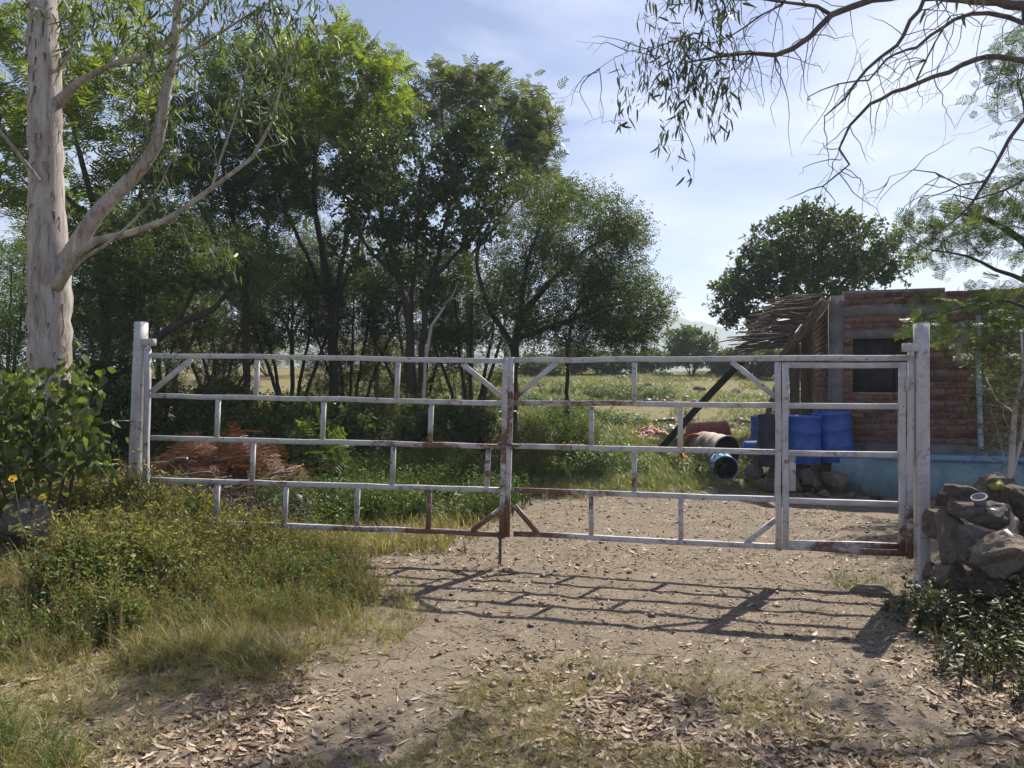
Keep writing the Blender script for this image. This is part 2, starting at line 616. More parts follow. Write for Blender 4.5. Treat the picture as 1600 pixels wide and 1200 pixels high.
M['reddrum'] = simple_mat('red_oxide_steel', (0.22, 0.04, 0.035), (0.38, 0.10, 0.085), 7, 0.6, 0.2, 0.003)
M['orange'] = simple_mat('orange_paint', (0.55, 0.10, 0.03), (0.75, 0.17, 0.05), 9, 0.5, 0.2, 0.002)
M['rustwhite'] = simple_mat('rusty_whitewashed_steel', (0.16, 0.10, 0.065), (0.62, 0.57, 0.50), 4, 0.7, 0.3, 0.004)
M['dark'] = simple_mat('black_timber_and_drum_shade', (0.012, 0.011, 0.010), (0.03, 0.027, 0.025), 8, 0.8)  # black of the beam; also painted shade inside open drums
M['shutter'] = simple_mat('dark_steel_sheet', (0.022, 0.024, 0.03), (0.045, 0.047, 0.055), 6, 0.6, 0.2, 0.003)
M['pipe'] = simple_mat('grey_blue_pipe', (0.30, 0.36, 0.40), (0.42, 0.48, 0.52), 6, 0.55, 0.1, 0.002)
M['wood'] = bark_mat('weathered_wood', (0.075, 0.05, 0.038), (0.20, 0.145, 0.11), 9, 0.3)
M['stick'] = bark_mat('dry_sticks', (0.07, 0.052, 0.040), (0.21, 0.160, 0.125), 9, 0.5)
M['cutwood'] = simple_mat('sawn_wood_end', (0.50, 0.38, 0.24), (0.66, 0.54, 0.38), 20, 0.8)
M['tile'] = simple_mat('clay_tile', (0.30, 0.11, 0.07), (0.46, 0.22, 0.15), 9, 0.9, 0.4, 0.006, True)
M['pinktile'] = simple_mat('pale_pink_tile', (0.50, 0.26, 0.22), (0.70, 0.46, 0.40), 9, 0.9, 0.4, 0.006)
M['steel'] = simple_mat('bare_dull_steel', (0.06, 0.05, 0.045), (0.16, 0.14, 0.13), 20, 0.6, 0.3, 0.003)
M['wire'] = simple_mat('galvanised_wire', (0.25, 0.24, 0.23), (0.45, 0.44, 0.43), 20, 0.5, 0.1, 0.001, metal=0.6)
M['bark'] = bark_mat('dark_grey_bark', (0.030, 0.024, 0.020), (0.095, 0.078, 0.066), 7, 0.25)
M['barkgrey'] = bark_mat('grey_brown_bark', (0.05, 0.042, 0.036), (0.17, 0.145, 0.125), 7, 0.25)
M['palebark'] = bark_mat('pale_bark', (0.26, 0.23, 0.20), (0.62, 0.58, 0.53), 5, 0.3)
M['brownfrond'] = leaf_mat('dried_brown_fronds', (0.060, 0.027, 0.014), (0.155, 0.068, 0.030), (0.27, 0.130, 0.060), 0.25, (1.2, 0.9, 0.6))
M['litter'] = leaf_mat('dry_fallen_leaves', (0.15, 0.085, 0.055), (0.42, 0.315, 0.22), (0.72, 0.62, 0.49), 0.12, (1, .9, .7), 0.6, 0.25)
M['petal'] = simple_mat('yellow_petals', (0.70, 0.42, 0.015), (0.85, 0.60, 0.03), 9, 0.6)
M['flowereye'] = simple_mat('orange_flower_centre', (0.35, 0.15, 0.02), (0.5, 0.25, 0.03), 30, 0.8)
M['paper'] = simple_mat('white_paper', (0.70, 0.70, 0.68), (0.82, 0.82, 0.80), 9, 0.8)
M['yellowplastic'] = simple_mat('dull_yellow_plastic', (0.20, 0.165, 0.025), (0.34, 0.29, 0.06), 7, 0.5)


def mat_euc():
    m, nt, out = new_mat('smooth_eucalyptus_bark')
    c = coords(nt)

    def sc(x, y, z):
        q = nd(nt, 'ShaderNodeMapping'); q.inputs['Scale'].default_value = (x, y, z)
        nt.links.new(c, q.inputs['Vector'])
        return q.outputs[0]
    a = noise(nt, sc(1, 1, .28), 4.0, 7, 0.62, 1.2)
    b = noise(nt, sc(1, 1, .12), 22, 6, 0.7, 0.8)
    f = noise(nt, c, 70, 4, 0.6)
    k = noise(nt, sc(1, 1, .5), 9, 5, 0.7, 1.5)
    base = ramp(nt, [(0.30, (0.13, 0.095, 0.080)), (0.41, (0.30, 0.255, 0.23)), (0.52, (0.44, 0.40, 0.37)), (0.64, (0.56, 0.52, 0.485)), (0.74, (0.28, 0.205, 0.17))], a)
    st = ramp(nt, [(0.36, 0.85), (0.50, 0.0)], b)
    col = mixc(nt, st.outputs['Color'], base.outputs['Color'], (0.13, 0.095, 0.078))
    kf = ramp(nt, [(0.655, 0.0), (0.685, 0.9)], k)
    col = mixc(nt, kf.outputs['Color'], col, (0.075, 0.05, 0.04))
    col = mixc(nt, 0.25, col, mixc(nt, f, (0.15, 0.12, 0.10), (0.6, 0.56, 0.52)))
    finish(nt, out, col, 0.85, bump(nt, mixc(nt, 0.35, b, f), 0.8, 0.02), 0.2)
    return m


M['euc'] = mat_euc()
M['L_euc'] = leaf_mat('eucalyptus_leaves', (0.035, 0.055, 0.020), (0.075, 0.105, 0.035), (0.15, 0.19, 0.05), 0.40)
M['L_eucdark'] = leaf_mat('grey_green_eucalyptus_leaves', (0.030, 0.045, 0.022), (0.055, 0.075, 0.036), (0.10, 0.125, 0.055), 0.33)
M['L_bright'] = leaf_mat('bright_feathery_leaves', (0.075, 0.110, 0.022), (0.150, 0.205, 0.036), (0.24, 0.30, 0.055), 0.55)
M['L_feather'] = leaf_mat('feathery_green_leaves', (0.040, 0.068, 0.022), (0.078, 0.120, 0.034), (0.140, 0.195, 0.052), 0.50)
M['L_grey'] = leaf_mat('grey_green_leaves', (0.062, 0.082, 0.044), (0.110, 0.135, 0.070), (0.18, 0.205, 0.10), 0.48)
M['L_dark'] = leaf_mat('dark_glossy_leaves', (0.024, 0.042, 0.018), (0.050, 0.080, 0.029), (0.100, 0.148, 0.045), 0.38, rough=0.38)
M['L_house'] = leaf_mat('blue_green_leaves', (0.030, 0.052, 0.026), (0.062, 0.094, 0.044), (0.115, 0.155, 0.066), 0.40)
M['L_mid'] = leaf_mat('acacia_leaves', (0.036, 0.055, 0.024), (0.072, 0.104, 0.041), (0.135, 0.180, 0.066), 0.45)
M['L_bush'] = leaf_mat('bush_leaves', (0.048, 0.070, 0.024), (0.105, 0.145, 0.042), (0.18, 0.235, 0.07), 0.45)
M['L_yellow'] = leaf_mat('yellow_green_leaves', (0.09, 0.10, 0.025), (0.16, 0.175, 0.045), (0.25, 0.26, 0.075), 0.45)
M['weed'] = leaf_mat('weed_leaves', (0.062, 0.076, 0.022), (0.155, 0.170, 0.050), (0.33, 0.30, 0.13), 0.50, patch=0.9)
M['weedgreen'] = leaf_mat('green_weed_leaves', (0.045, 0.075, 0.020), (0.095, 0.150, 0.035), (0.17, 0.22, 0.055), 0.42)
M['weedshade'] = leaf_mat('shade_darkened_weed_leaves', (0.028, 0.036, 0.018), (0.055, 0.068, 0.030), (0.13, 0.135, 0.065), 0.35)  # weed green darkened in colour to stand for shade by the wall
M['straw'] = leaf_mat('dry_grass', (0.17, 0.135, 0.060), (0.31, 0.255, 0.125), (0.45, 0.385, 0.21), 0.35, (1.1, 1.0, .7), patch=0.5)
M['grass'] = leaf_mat('mixed_grass', (0.060, 0.085, 0.022), (0.19, 0.185, 0.062), (0.42, 0.36, 0.19), 0.40, (1.15, 1.15, .6), patch=1.0)
M['grassfield'] = leaf_mat('field_grass', (0.066, 0.112, 0.025), (0.125, 0.170, 0.045), (0.27, 0.265, 0.11), 0.40, (1.15, 1.15, .6), patch=1.0)

# ------------------------------------------------------------------ leaf templates


def quad_leaf(L=1.0, W=0.4, fold=0.12, x0=0.0, droop=0.0):
    V = np.array([(x0, 0, 0), (x0 + L * .45, -W / 2, fold * W - droop * L * .2), (x0 + L, 0, -droop * L), (x0 + L * .45, W / 2, fold * W - droop * L * .2)])
    return V, [np.array([(0, 1, 2), (0, 2, 3)])]


def merge(parts):
    mb = MB()
    for V, Fs in parts:
        mb.add(V, *Fs)
    V = np.concatenate(mb.v)
    T = [f for f in mb.f if f.shape[1] == 3]; Q = [f for f in mb.f if f.shape[1] == 4]
    r = []
    if T: r.append(np.concatenate(T))
    if Q: r.append(np.concatenate(Q))
    return V, r


def feather_tmpl(seed, pairs=6, W=0.36, pw=0.10):
    r = np.random.default_rng(seed)
    parts = []
    for i in range(pairs):
        t = (i + 1) / (pairs + .5)
        x = 0.12 + 0.88 * t
        z = -0.22 * x * x
        ln = W * (0.55 + 0.9 * math.sin(math.pi * min(1, t * .9 + .08)) * .5) * r.uniform(.85, 1.12)
        for s in (-1, 1):
            dx = 0.32 * ln + r.normal(0, .02); dz = -0.12 * ln + r.normal(0, .03)
            a = np.array([x, 0, z]); b = a + np.array([dx, s * ln, dz])
            w = np.array([pw / 2, 0, 0])
            V = np.array([a - w * .6, a + w * .6, b + w, b - w])
            parts.append((V, [np.array([(0, 1, 2, 3)])]))
    return merge(parts)


def cluster_tmpl(seed, n=7, L=0.5, W=0.26, spread=0.9):
    r = np.random.default_rng(seed)
    parts = []
    for i in range(n):
        V, Fs = quad_leaf(L * r.uniform(.7, 1.15), W * r.uniform(.8, 1.15), 0.2, 0.03, 0.15)
        a = r.uniform(-1.9, 1.9) * spread; e = r.uniform(-.7, .8); ro = r.uniform(-1, 1)
        R = rot_e(ro, -e, a)
        V = V @ R.T + np.array([i / n * 0.75, 0, r.normal(0, .05)])
        parts.append((V, Fs))
    return merge(parts)


def rot_e(x, y, z):
    cx, sx, cy, sy, cz, sz = math.cos(x), math.sin(x), math.cos(y), math.sin(y), math.cos(z), math.sin(z)
    Rx = np.array([[1, 0, 0], [0, cx, -sx], [0, sx, cx]]); Ry = np.array([[cy, 0, sy], [0, 1, 0], [-sy, 0, cy]]); Rz = np.array([[cz, -sz, 0], [sz, cz, 0], [0, 0, 1]])
    return Rz @ Ry @ Rx


def lance_tmpl(W=0.17, curve=0.18):
    xs = [0, .15, .45, .75, 1.0]; ws = [0.01, W * .45, W * .5, W * .33, 0.005]
    V = []
    for x, w in zip(xs, ws):
        yc = curve * x * x
        V += [(x, yc - w, 0.02 * math.sin(x * 3)), (x, yc + w, 0.02 * math.sin(x * 3))]
    Q = [(2 * i, 2 * i + 2, 2 * i + 3, 2 * i + 1) for i in range(4)]
    return np.array(V), [np.array(Q)]


def twig_small_tmpl(seed, n=10, L=0.19, W=0.09):
    """twig set with small leaflets both sides"""
    r = np.random.default_rng(seed)
    parts = []
    for i in range(n):
        V, Fs = quad_leaf(L * r.uniform(.7, 1.2), W * r.uniform(.8, 1.2), .2)
        s = 1 if i % 2 else -1
        R = rot_e(r.uniform(-.8, .8), r.uniform(-.5, .5), s * r.uniform(.5, 1.3))
        parts.append((V @ R.T + np.array([(i + .5) / n, 0, 0.06 * math.sin(i)]), Fs))
    return merge(parts)


T_fine = [feather_tmpl(s + 60, 13, .30, .040) for s in range(3)]
T_feather = [feather_tmpl(s) for s in range(4)]
T_cluster = [cluster_tmpl(s) for s in range(5)]
T_small = [twig_small_tmpl(s) for s in range(4)]
T_lance = [lance_tmpl(0.17, 0.2), lance_tmpl(0.15, -0.12)]


# ------------------------------------------------------------------ trees
def smooth_path(pts, step=0.22, jit=0.012, rng=RNG):
    """Catmull-Rom through (x,y,z,r) rows"""
    A = np.array(pts, float)
    if len(A) == 2:
        A = np.vstack([A[0], (A[0] + A[1]) / 2, A[1]])
    E = np.vstack([2 * A[0] - A[1], A, 2 * A[-1] - A[-2]])
    out = [A[0]]
    for i in range(1, len(E) - 2):
        p0, p1, p2, p3 = E[i - 1], E[i], E[i + 1], E[i + 2]
        n = max(1, int(np.linalg.norm((p2 - p1)[:3]) / step))
        for k in range(1, n + 1):
            t = k / n
            q = .5 * ((2 * p1) + (-p0 + p2) * t + (2 * p0 - 5 * p1 + 4 * p2 - p3) * t * t + (-p0 + 3 * p1 - 3 * p2 + p3) * t ** 3)
            out.append(q)
    out = np.array(out)
    out[1:-1, :3] += rng.normal(0, jit, (len(out) - 2, 3))
    out[:, 3] = np.clip(out[:, 3], 0.002, None)
    return out


class Skel:
    def __init__(self, seed):
        self.rng = np.random.default_rng(seed)
        self.p = np.zeros((0, 3)); self.par = []; self.spec = []; self.pl = []; self.grow = []

    def add_node(self, p, par, spec=0.0):
        self.p = np.vstack([self.p, p[None]])
        self.par.append(par); self.spec.append(spec)
        self.pl.append(0.0 if par < 0 else self.pl[par] + float(np.linalg.norm(p - self.p[par])))
        return len(self.par) - 1

    def trunk(self, pts, step=0.22, jit=0.012, attach=True):
        q = smooth_path(pts, step, jit, self.rng)
        par = -1
        if attach and len(self.par):
            d = np.linalg.norm(self.p - q[0, :3], axis=1)
            par = int(np.argmin(d))
        for r in q:
            par = self.add_node(r[:3], par, r[3])
        return par

    def attract(self, pts, bf=0.35, lift=0.15, step=0.28, maxd=None):
        d0 = np.array([np.min(np.linalg.norm(self.p - a, axis=1)) for a in pts])
        cap = len(pts) * 14 + len(self.par)
        buf = np.zeros((cap, 3)); buf[:len(self.p)] = self.p
        pl = np.zeros(cap); pl[:len(self.pl)] = self.pl
        n = len(self.par)
        for i in np.argsort(d0):
            a = pts[i]
            dv = buf[:n] - a
            d = np.sqrt((dv * dv).sum(1))
            # prefer nodes below / inside
            cost = d + bf * pl[:n] + 0.35 * np.clip(buf[:n, 2] - a[2], 0, None)
            j = int(np.argmin(cost))
            L = d[j]
            if maxd and L > maxd:
                continue
            k = max(1, int(round(L / step)))
            pj = self.par[j]
            dirp = unit(buf[j] - buf[pj]) if pj >= 0 else np.array([0, 0, 1.])
            c = buf[j] + dirp * L * .35 + np.array([0, 0, lift * L])
            last = j
            for s in range(1, k + 1):
                t = s / k
                q = (1 - t) ** 2 * buf[j] + 2 * t * (1 - t) * c + t * t * a
                if s < k:
                    q = q + self.rng.normal(0, .03 * min(1, L), 3)
                if n >= cap:
                    break
                buf[n] = q
                pl[n] = pl[last] + float(np.linalg.norm(q - buf[last]))
                self.par.append(last); self.spec.append(0.0)
                last = n
                n += 1
        self.p = buf[:n].copy(); self.pl = list(pl[:n])

    def radii(self, tip=0.004, e=2.35, rmax=None):
        n = len(self.par)
        acc = np.zeros(n); nch = np.zeros(n, int)
        r = np.zeros(n)
        for i in range(n - 1, -1, -1):
            v = acc[i] ** (1 / e) if nch[i] else tip
            if self.spec[i] > 0:
                v = self.spec[i]
            elif rmax:
                v = min(v, rmax)
            r[i] = v
            p = self.par[i]
            if p >= 0:
                acc[p] += v ** e; nch[p] += 1
        # a branch is never thicker than its parent
        for i in range(n):
            p = self.par[i]
            if p >= 0 and self.spec[i] == 0:
                r[i] = min(r[i], r[p] * .85 if nch[p] > 1 else r[p])
        self.r = r; self.nch = nch
        return r

    def wood(self, flare=True):
        mb = MB()
        n = len(self.par)
        kids = [[] for _ in range(n)]
        for i, p in enumerate(self.par):
            if p >= 0: kids[p].append(i)
        main = [max(k, key=lambda c: self.r[c]) if k else -1 for k in kids]
        starts = [i for i in range(n) if self.par[i] < 0 or main[self.par[i]] != i]
        for s in starts:
            ch = []
            if self.par[s] >= 0: ch.append(self.par[s])
            c = s
            while c >= 0:
                ch.append(c); c = main[c]
            if len(ch) < 2: continue
            path = self.p[ch]; rad = self.r[ch].copy()
            if self.par[s] >= 0: rad[0] = rad[1]
            rad[-1] *= .6
            rm = rad.max()
            sides = 14 if rm > .12 else 8 if rm > .04 else 5 if rm > .012 else 3
            mb.add(*tube_geo(path, rad, sides))
        return mb


def blob_pts(blobs, rng, shell=0.5):
    """blobs: (px, py, Y, rx_px, rz_px, ry_m, n)"""
    out = []
    for (px, py, Y, rxp, rzp, ry, n) in blobs:
        d = unit(rng.normal(0, 1, (n, 3)))
        r = rng.uniform(0, 1, n) ** (1 / 3 * shell + .08)
        q = d * r[:, None] * np.array([rxp / F * Y, ry, rzp / F * Y])
        out.append(P(px, py, Y) + q)
    return np.concatenate(out)


def leaves_on(sk, tmpls, n, size, rng, thin=0.012, mode='spray', centre=None, zmin=None, keep=None, spread=0.10):
    mb = MB()
    ok = np.where((sk.r < thin) & (np.array(sk.spec) < 0.012))[0]
    if keep is not None:
        ok = ok[keep(sk.p[ok])]
    tipw = np.where(sk.nch[ok] == 0, 3.0, 1.0)
    pick = rng.choice(ok, n, p=tipw / tipw.sum())
    par = np.array(sk.par)[pick]
    par = np.where(par < 0, pick, par)
    t = rng.uniform(0, 1, n)[:, None]
    pos = sk.p[pick] * t + sk.p[par] * (1 - t) + rng.normal(0, spread, (n, 3))
    if zmin is not None:
        g = zmin(pos); pos[:, 2] = np.maximum(pos[:, 2], g)
    bd = unit(sk.p[pick] - sk.p[par] + 1e-6)
    if mode == 'spray':
        d = unit(bd * .7 + rng.normal(0, .75, (n, 3)) + np.array([0, 0, .05]))
        up = unit(np.array([0, 0, 1.0]) + rng.normal(0, .45, (n, 3)))
    elif mode == 'droop':
        d = unit(np.array([0, 0, -1.0]) + rng.normal(0, .45, (n, 3)) + bd * .3)
        up = unit(rng.normal(0, 1, (n, 3)))
    else:
        d = unit(rng.normal(0, 1, (n, 3)) + bd * .5)
        up = unit(np.array([0, 0, .7]) + rng.normal(0, .8, (n, 3)))
    y = unit(np.cross(up, d)); z = np.cross(d, y)
    R = np.stack([d, y, z], -1)
    s = size * rng.uniform(.5, 1.5, n)
    which = rng.integers(0, len(tmpls), n)
    for k, tm in enumerate(tmpls):
        m = which == k
        scatter(mb, tm, pos[m], R[m], s[m])
    return mb


def tree(name, label, cat, seed, trunks, blobs, kind, nleaf, size, wood, leaf, group=None, bf=.3, lift=.12, tip=.004, shell=.5, thin=.013, rmax=None, step=.28, maxd=None, spread=.1, rf=None):
    rng = np.random.default_rng(seed)
    rf = rf or (.62 if group == 'trees of the grove behind the gate' else 1.0)
    sk = Skel(seed)
    for t in trunks:
        sk.trunk([(*P(a, b, Y), r * rf) for (a, b, Y, r) in t])
    base = sk.p[0].copy()
    base[2] = min(base[2], hz(base[0], base[1]))
    if blobs:
        sk.attract(blob_pts(blobs, rng, shell), bf, lift, step, maxd)
    sk.radii(tip, rmax=rmax)
    e = empty(name, base, label, cat, group)
    sk.wood().build('trunk', wood, e, True)
    tm, mode = {'feather': (T_feather, 'spray'), 'fine': (T_fine, 'spray'), 'cluster': (T_cluster, 'any'), 'small': (T_small, 'spray'), 'lance': (T_lance, 'droop')}[kind]
    if nleaf:
        leaves_on(sk, tm, nleaf, size, rng, thin, mode, spread=spread).build('crown', leaf, e)
    return e, sk


def gpx(py_or_none, px, Y):
    """pixel row of the ground at column px, depth Y"""
    X = (px - 800) / F * Y
    return 600 - (hz(X, Y) - EYE) * F / Y


# ------------------------------------------------------------------ ground, hills, haze
def axis(near, step, lo, hi, f=1.13):
    c = list(np.arange(near[0], near[1] + 1e-6, step))
    s = step; v = near[1]
    while v < hi:
        s *= f; v += s; c.append(min(v, hi))
    s = step; v = near[0]
    while v > lo:
        s *= f; v -= s; c.insert(0, max(v, lo))
    return np.array(c)


def grid_mesh(xs, ys, hfun):
    X, Y = np.meshgrid(xs, ys)
    V = np.stack([X, Y, hfun(X, Y)], -1).reshape(-1, 3)
    nx, ny = len(xs), len(ys)
    i = np.arange(ny - 1)[:, None] * nx + np.arange(nx - 1)[None]
    Q = np.stack([i, i + 1, i + nx + 1, i + nx], -1).reshape(-1, 4)
    return MB().add(V, Q)


ground = grid_mesh(axis((-5.5, 5.5), 0.085, -1500, 1500), axis((2.4, 13.0), 0.085, -40, 1500), hgt).build('ground', M['ground'], None, True)
tag(ground, kind='structure')


def hill_h(X, Y):
    ridge = np.exp(-((Y - 980) / 190) ** 2)
    prof = 70 * np.exp(-((X - 190) / 130) ** 2) + 42 * np.exp(-((X + 160) / 260) ** 2) + 26 * np.exp(-((X - 420) / 160) ** 2) + 18
    n = 10 * (vnoise(X / 60., Y / 60., 21) - .5) + 7 * (vnoise(X / 17., Y / 17., 22) - .5) + 4.5 * (vnoise(X / 6., Y / 6., 23) - .5)
    return prof * ridge + n * np.clip(ridge * 1.3, 0, 1) - 12


m, nt, out = new_mat('wooded_hillside')
g_ = nt.nodes.new('ShaderNodeNewGeometry')
finish(nt, out, ramp(nt, [(0.35, (0.035, 0.050, 0.022)), (0.65, (0.085, 0.098, 0.045))], noise(nt, g_.outputs['Position'], 0.06, 5)).outputs['Color'], 0.95, None, 0.1)
hills = grid_mesh(np.arange(-900, 1001, 7.0), np.arange(700, 1301, 9.0), hill_h).build('hills', m)
tag(hills, kind='structure')

mv, nt, out = new_mat('pale_haze')
pv = nd(nt, 'ShaderNodeVolumePrincipled', Density=0.0009, Anisotropy=0.2)
pv.inputs['Color'].default_value = (0.78, 0.88, 1.0, 1)
nt.links.new(pv.outputs[0], out.inputs['Volume'])
hv, hq = box_geo(-1600, 1600, -60, 1600, -22, 120)
haze = MB().add(hv, hq).build('haze', mv)
tag(haze, 'pale blue haze in the air over the field and far hills', 'haze', kind='stuff')

# ------------------------------------------------------------------ brick house
CX, CY = 4.96, 12.0
ang = math.radians(-18.0)
UD = np.array([math.cos(ang), math.sin(ang), 0.0])        # along the front, to the right
SD = np.array([-math.sin(ang), math.cos(ang), 0.0])       # along the side, away from us
C0 = np.array([CX, CY, 0.0])


def B(u, s, z):
    return C0 + UD * u + SD * s + np.array([0, 0, z])


def hbox(mb, u0, u1, s0, s1, z0, z1):
    V, Q = box_geo(u0, u1, s0, s1, z0, z1)
    mb.add(np.array([B(*v) for v in V]), Q)
    return mb


house = empty('brick_house', B(2.3, 2.2, 0), 'low unplastered brick house with dark shuttered window behind the gate', 'house')
WU0, WU1, WZ0, WZ1 = 0.33, 1.17, 1.47, 2.30
LEN, DEP = 4.6, 4.2
mb = MB()
hbox(mb, 0.012, WU0, 0.014, 0.2, -0.1, 2.98)
hbox(mb, WU1, LEN, 0.014, 0.2, -0.1, 2.98)
hbox(mb, WU0, WU1, 0.014, 0.2, -0.1, WZ0)
hbox(mb, WU0, WU1, 0.014, 0.2, WZ1, 2.98)
hbox(mb, 0.20, 1.60, 0.016, 0.19, 2.981, 3.045)
hbox(mb, 0.014, 0.2, 0.2, DEP, -0.1, 2.98)
hbox(mb, LEN - .2, LEN, 0.2, DEP, -0.1, 2.98)
hbox(mb, 0.2, LEN - .2, DEP - .2, DEP, -0.1, 2.98)
mb.build('wall', M['mortar'], house)
hbox(MB(), 0.2, LEN - .2, 0.2, DEP - .2, 2.70, 2.82).build('roof', M['concrete'], house)
# grey concrete frame
for (u0, u1, z0, z1) in ((0.20, LEN, 2.64, 2.765), (0.20, 1.75, 2.303, 2.43), (0.20, LEN, 0.0, 0.70)):
    hbox(MB(), u0, u1, -0.010, 0.10, z0, z1).build('concrete_beam', M['concrete'], house)
hbox(MB(), -0.013, 0.197, -0.013, 0.21, -0.1, 2.90).build('concrete_column', M['concrete'], house)
# window
wnd = hbox(MB(), WU0 + .002, WU1 - .002, 0.10, 0.125, WZ0 + .002, WZ1 - .002).build('window', M['shutter'], house)
for k in range(5):
    u = WU0 + 0.03 + k * (WU1 - WU0 - 0.06) / 4
    hbox(MB(), u - .012, u + .012, 0.078, 0.098, WZ0 + .01, WZ1 - .01).build('window_bar', M['shutter'], wnd)
hbox(MB(), WU0, WU1, -0.004, 0.09, WZ0 - .028, WZ0 - .001).build('window_sill', M['mortar'], wnd)
# bricks
BL, BH, BD, J = 0.262, 0.074, 0.05, 0.018


def brick_mesh(L, seed):
    r = np.random.default_rng(seed)
    V, Q = box_geo(-L / 2, L / 2, -BD / 2, BD / 2, -BH / 2, BH / 2)
    V = V + r.normal(0, 0.0035, V.shape)
    # chamfered front edge: inset front face
    fr = V[[0, 1, 5, 4]].copy()
    c = fr.mean(0)
    inner = c + (fr - c) * np.array([0.965, 1, 0.88])
    inner[:, 1] -= 0.007
    VV = np.vstack([V, inner])
    QQ = [q for i, q in enumerate(Q.tolist()) if i != 2] + [(0, 1, 9, 8), (1, 5, 10, 9), (5, 4, 11, 10), (4, 0, 8, 11), (8, 9, 10, 11)]
    return VV, np.array(QQ)


def brick_data(L, seed):
    V, Q = brick_mesh(L, seed)
    me = make_mesh('brick', MB().add(V, Q))
    me.materials.append(M['brick'])
    return me


whole = [brick_data(BL, s) for s in range(4)]
halfb = [brick_data(BL / 2 - J / 2, s + 9) for s in range(2)]
slots = []          # (u, z, half)
z = 0.70 + BH / 2 + 0.01
row = 0
rr = random.Random(5)
while z < 3.02:
    band = any(a - BH / 2 < z < b + BH / 2 for a, b in ((2.64, 2.765), (2.303, 2.43)))
    topmax = 3.04 if row % 2 else 3.04
    if not band:
        u = 0.20 + J / 2 + (0 if row % 2 else 0)
        first = row % 2 == 1
        umax = LEN if z < 2.99 else 1.62
        while u < umax - 0.10:
            half = first
            first = False
            L = BL / 2 - J / 2 if half else BL
            c = u + L / 2
            if WZ0 - BH / 2 - .01 < z < WZ1 + BH / 2 and c + L / 2 > WU0 and c - L / 2 < WU1:
                # bricks beside the window opening
                if c - L / 2 < WU0 - 0.09:
                    L2 = BL / 2 - J / 2
                    slots.append((WU0 - L2 / 2 - .003, z, True))
                elif c + L / 2 > WU1 + 0.09:
                    L2 = BL / 2 - J / 2
                    slots.append((WU1 + L2 / 2 + .003, z, True))
            else:
                slots.append((c, z, half))
            u += L + J
    z += BH + J
    row += 1
slots.sort(key=lambda s: (s[0] > 3.1, s[0]))
side = []
z = 0.2; row = 0
while z < 2.85:
    s_ = 0.24 + (BL / 2 if row % 2 else 0)
    while s_ < 3.9:
        side.append((s_ + BL / 2, z)); s_ += BL + J
    z += BH + J; row += 1
side_near = [s for s in side if s[0] < 1.2 and s[1] > 1.0][:60]
n_front = 300 - len(side_near)
hb = np.array(house.location)
for i, (u, z, half) in enumerate(slots[:n_front]):
    o = bpy.data.objects.new('brick', (halfb if half else whole)[i % (2 if half else 4)])
    p = B(u, 0.016 + rr.uniform(-.005, .003), z + rr.uniform(-.003, .003)) - hb
    o.location = p
    o.rotation_euler = (0, rr.gauss(0, .008), ang + rr.gauss(0, .006))
    link(o, house)
for i, (s, z) in enumerate(side_near):
    o = bpy.data.objects.new('brick', whole[i % 4])
    o.location = B(0.016, s, z) - hb
    o.rotation_euler = (0, 0, ang - math.pi / 2)
    link(o, house)
mb = MB()
V0, Q0 = brick_mesh(BL, 77)
for (u, z, half) in slots[n_front:]:
    V = V0 * np.array([0.47 if half else 1, 1, 1])
    mb.add(rotz(V, ang) + B(u, 0.016, z), Q0)
for (s, z) in side:
    if (s, z) not in side_near:
        mb.add(rotz(V0, ang - math.pi / 2) + B(0.016, s, z), Q0)
tag(mb.build('brickwork', M['brick'], house), kind='stuff')
# downpipe
px_u = 2.02
pp = [B(px_u, -0.06, 2.62), B(px_u, -0.06, 1.9), B(px_u + .015, -0.06, 1.2), B(px_u + .03, -0.06, 0.70), B(px_u + .03, -0.10, 0.64)]
pipe = MB().add(*tube_geo(np.array(pp), np.full(5, .038), 12)).build('downpipe', M['pipe'], house, True)
for zz in (1.0, 2.2):
    hbox(MB(), px_u - .05, px_u + .06, -0.105, -0.011, zz, zz + .03).build('pipe_clip', M['steel'], pipe)

# blue washed bench wall along the house
bench = empty('blue_plinth', B(2.2, -0.35, 0), 'low pale blue washed plinth with darker blue coping under the brick wall', 'plinth')
hbox(MB(), -0.02, LEN, -0.62, -0.013, -0.15, 0.50).build('plinth_body', M['bluewash'], bench)
hbox(MB(), 0.55, LEN, -0.65, -0.012, 0.503, 0.565).build('coping', M['bluetop'], bench)

# lean-to of poles and tiles on the left gable
lean = empty('lean_to_shelter', (4.3, 12.6, 0), 'ragged lean-to roof of sticks and clay tiles on the house corner', 'shelter')
rs = np.random.default_rng(8)


def LT(a, b, dz=0.0):
    """a: 0 at house corner to 1 at the foot of the rafter, b: metres back"""
    hi = np.array([4.84, 11.93, 2.93]); lo = np.array([4.24, 12.05, 2.08])
    return hi + (lo - hi) * a + SD * b + np.array([0, 0, dz])


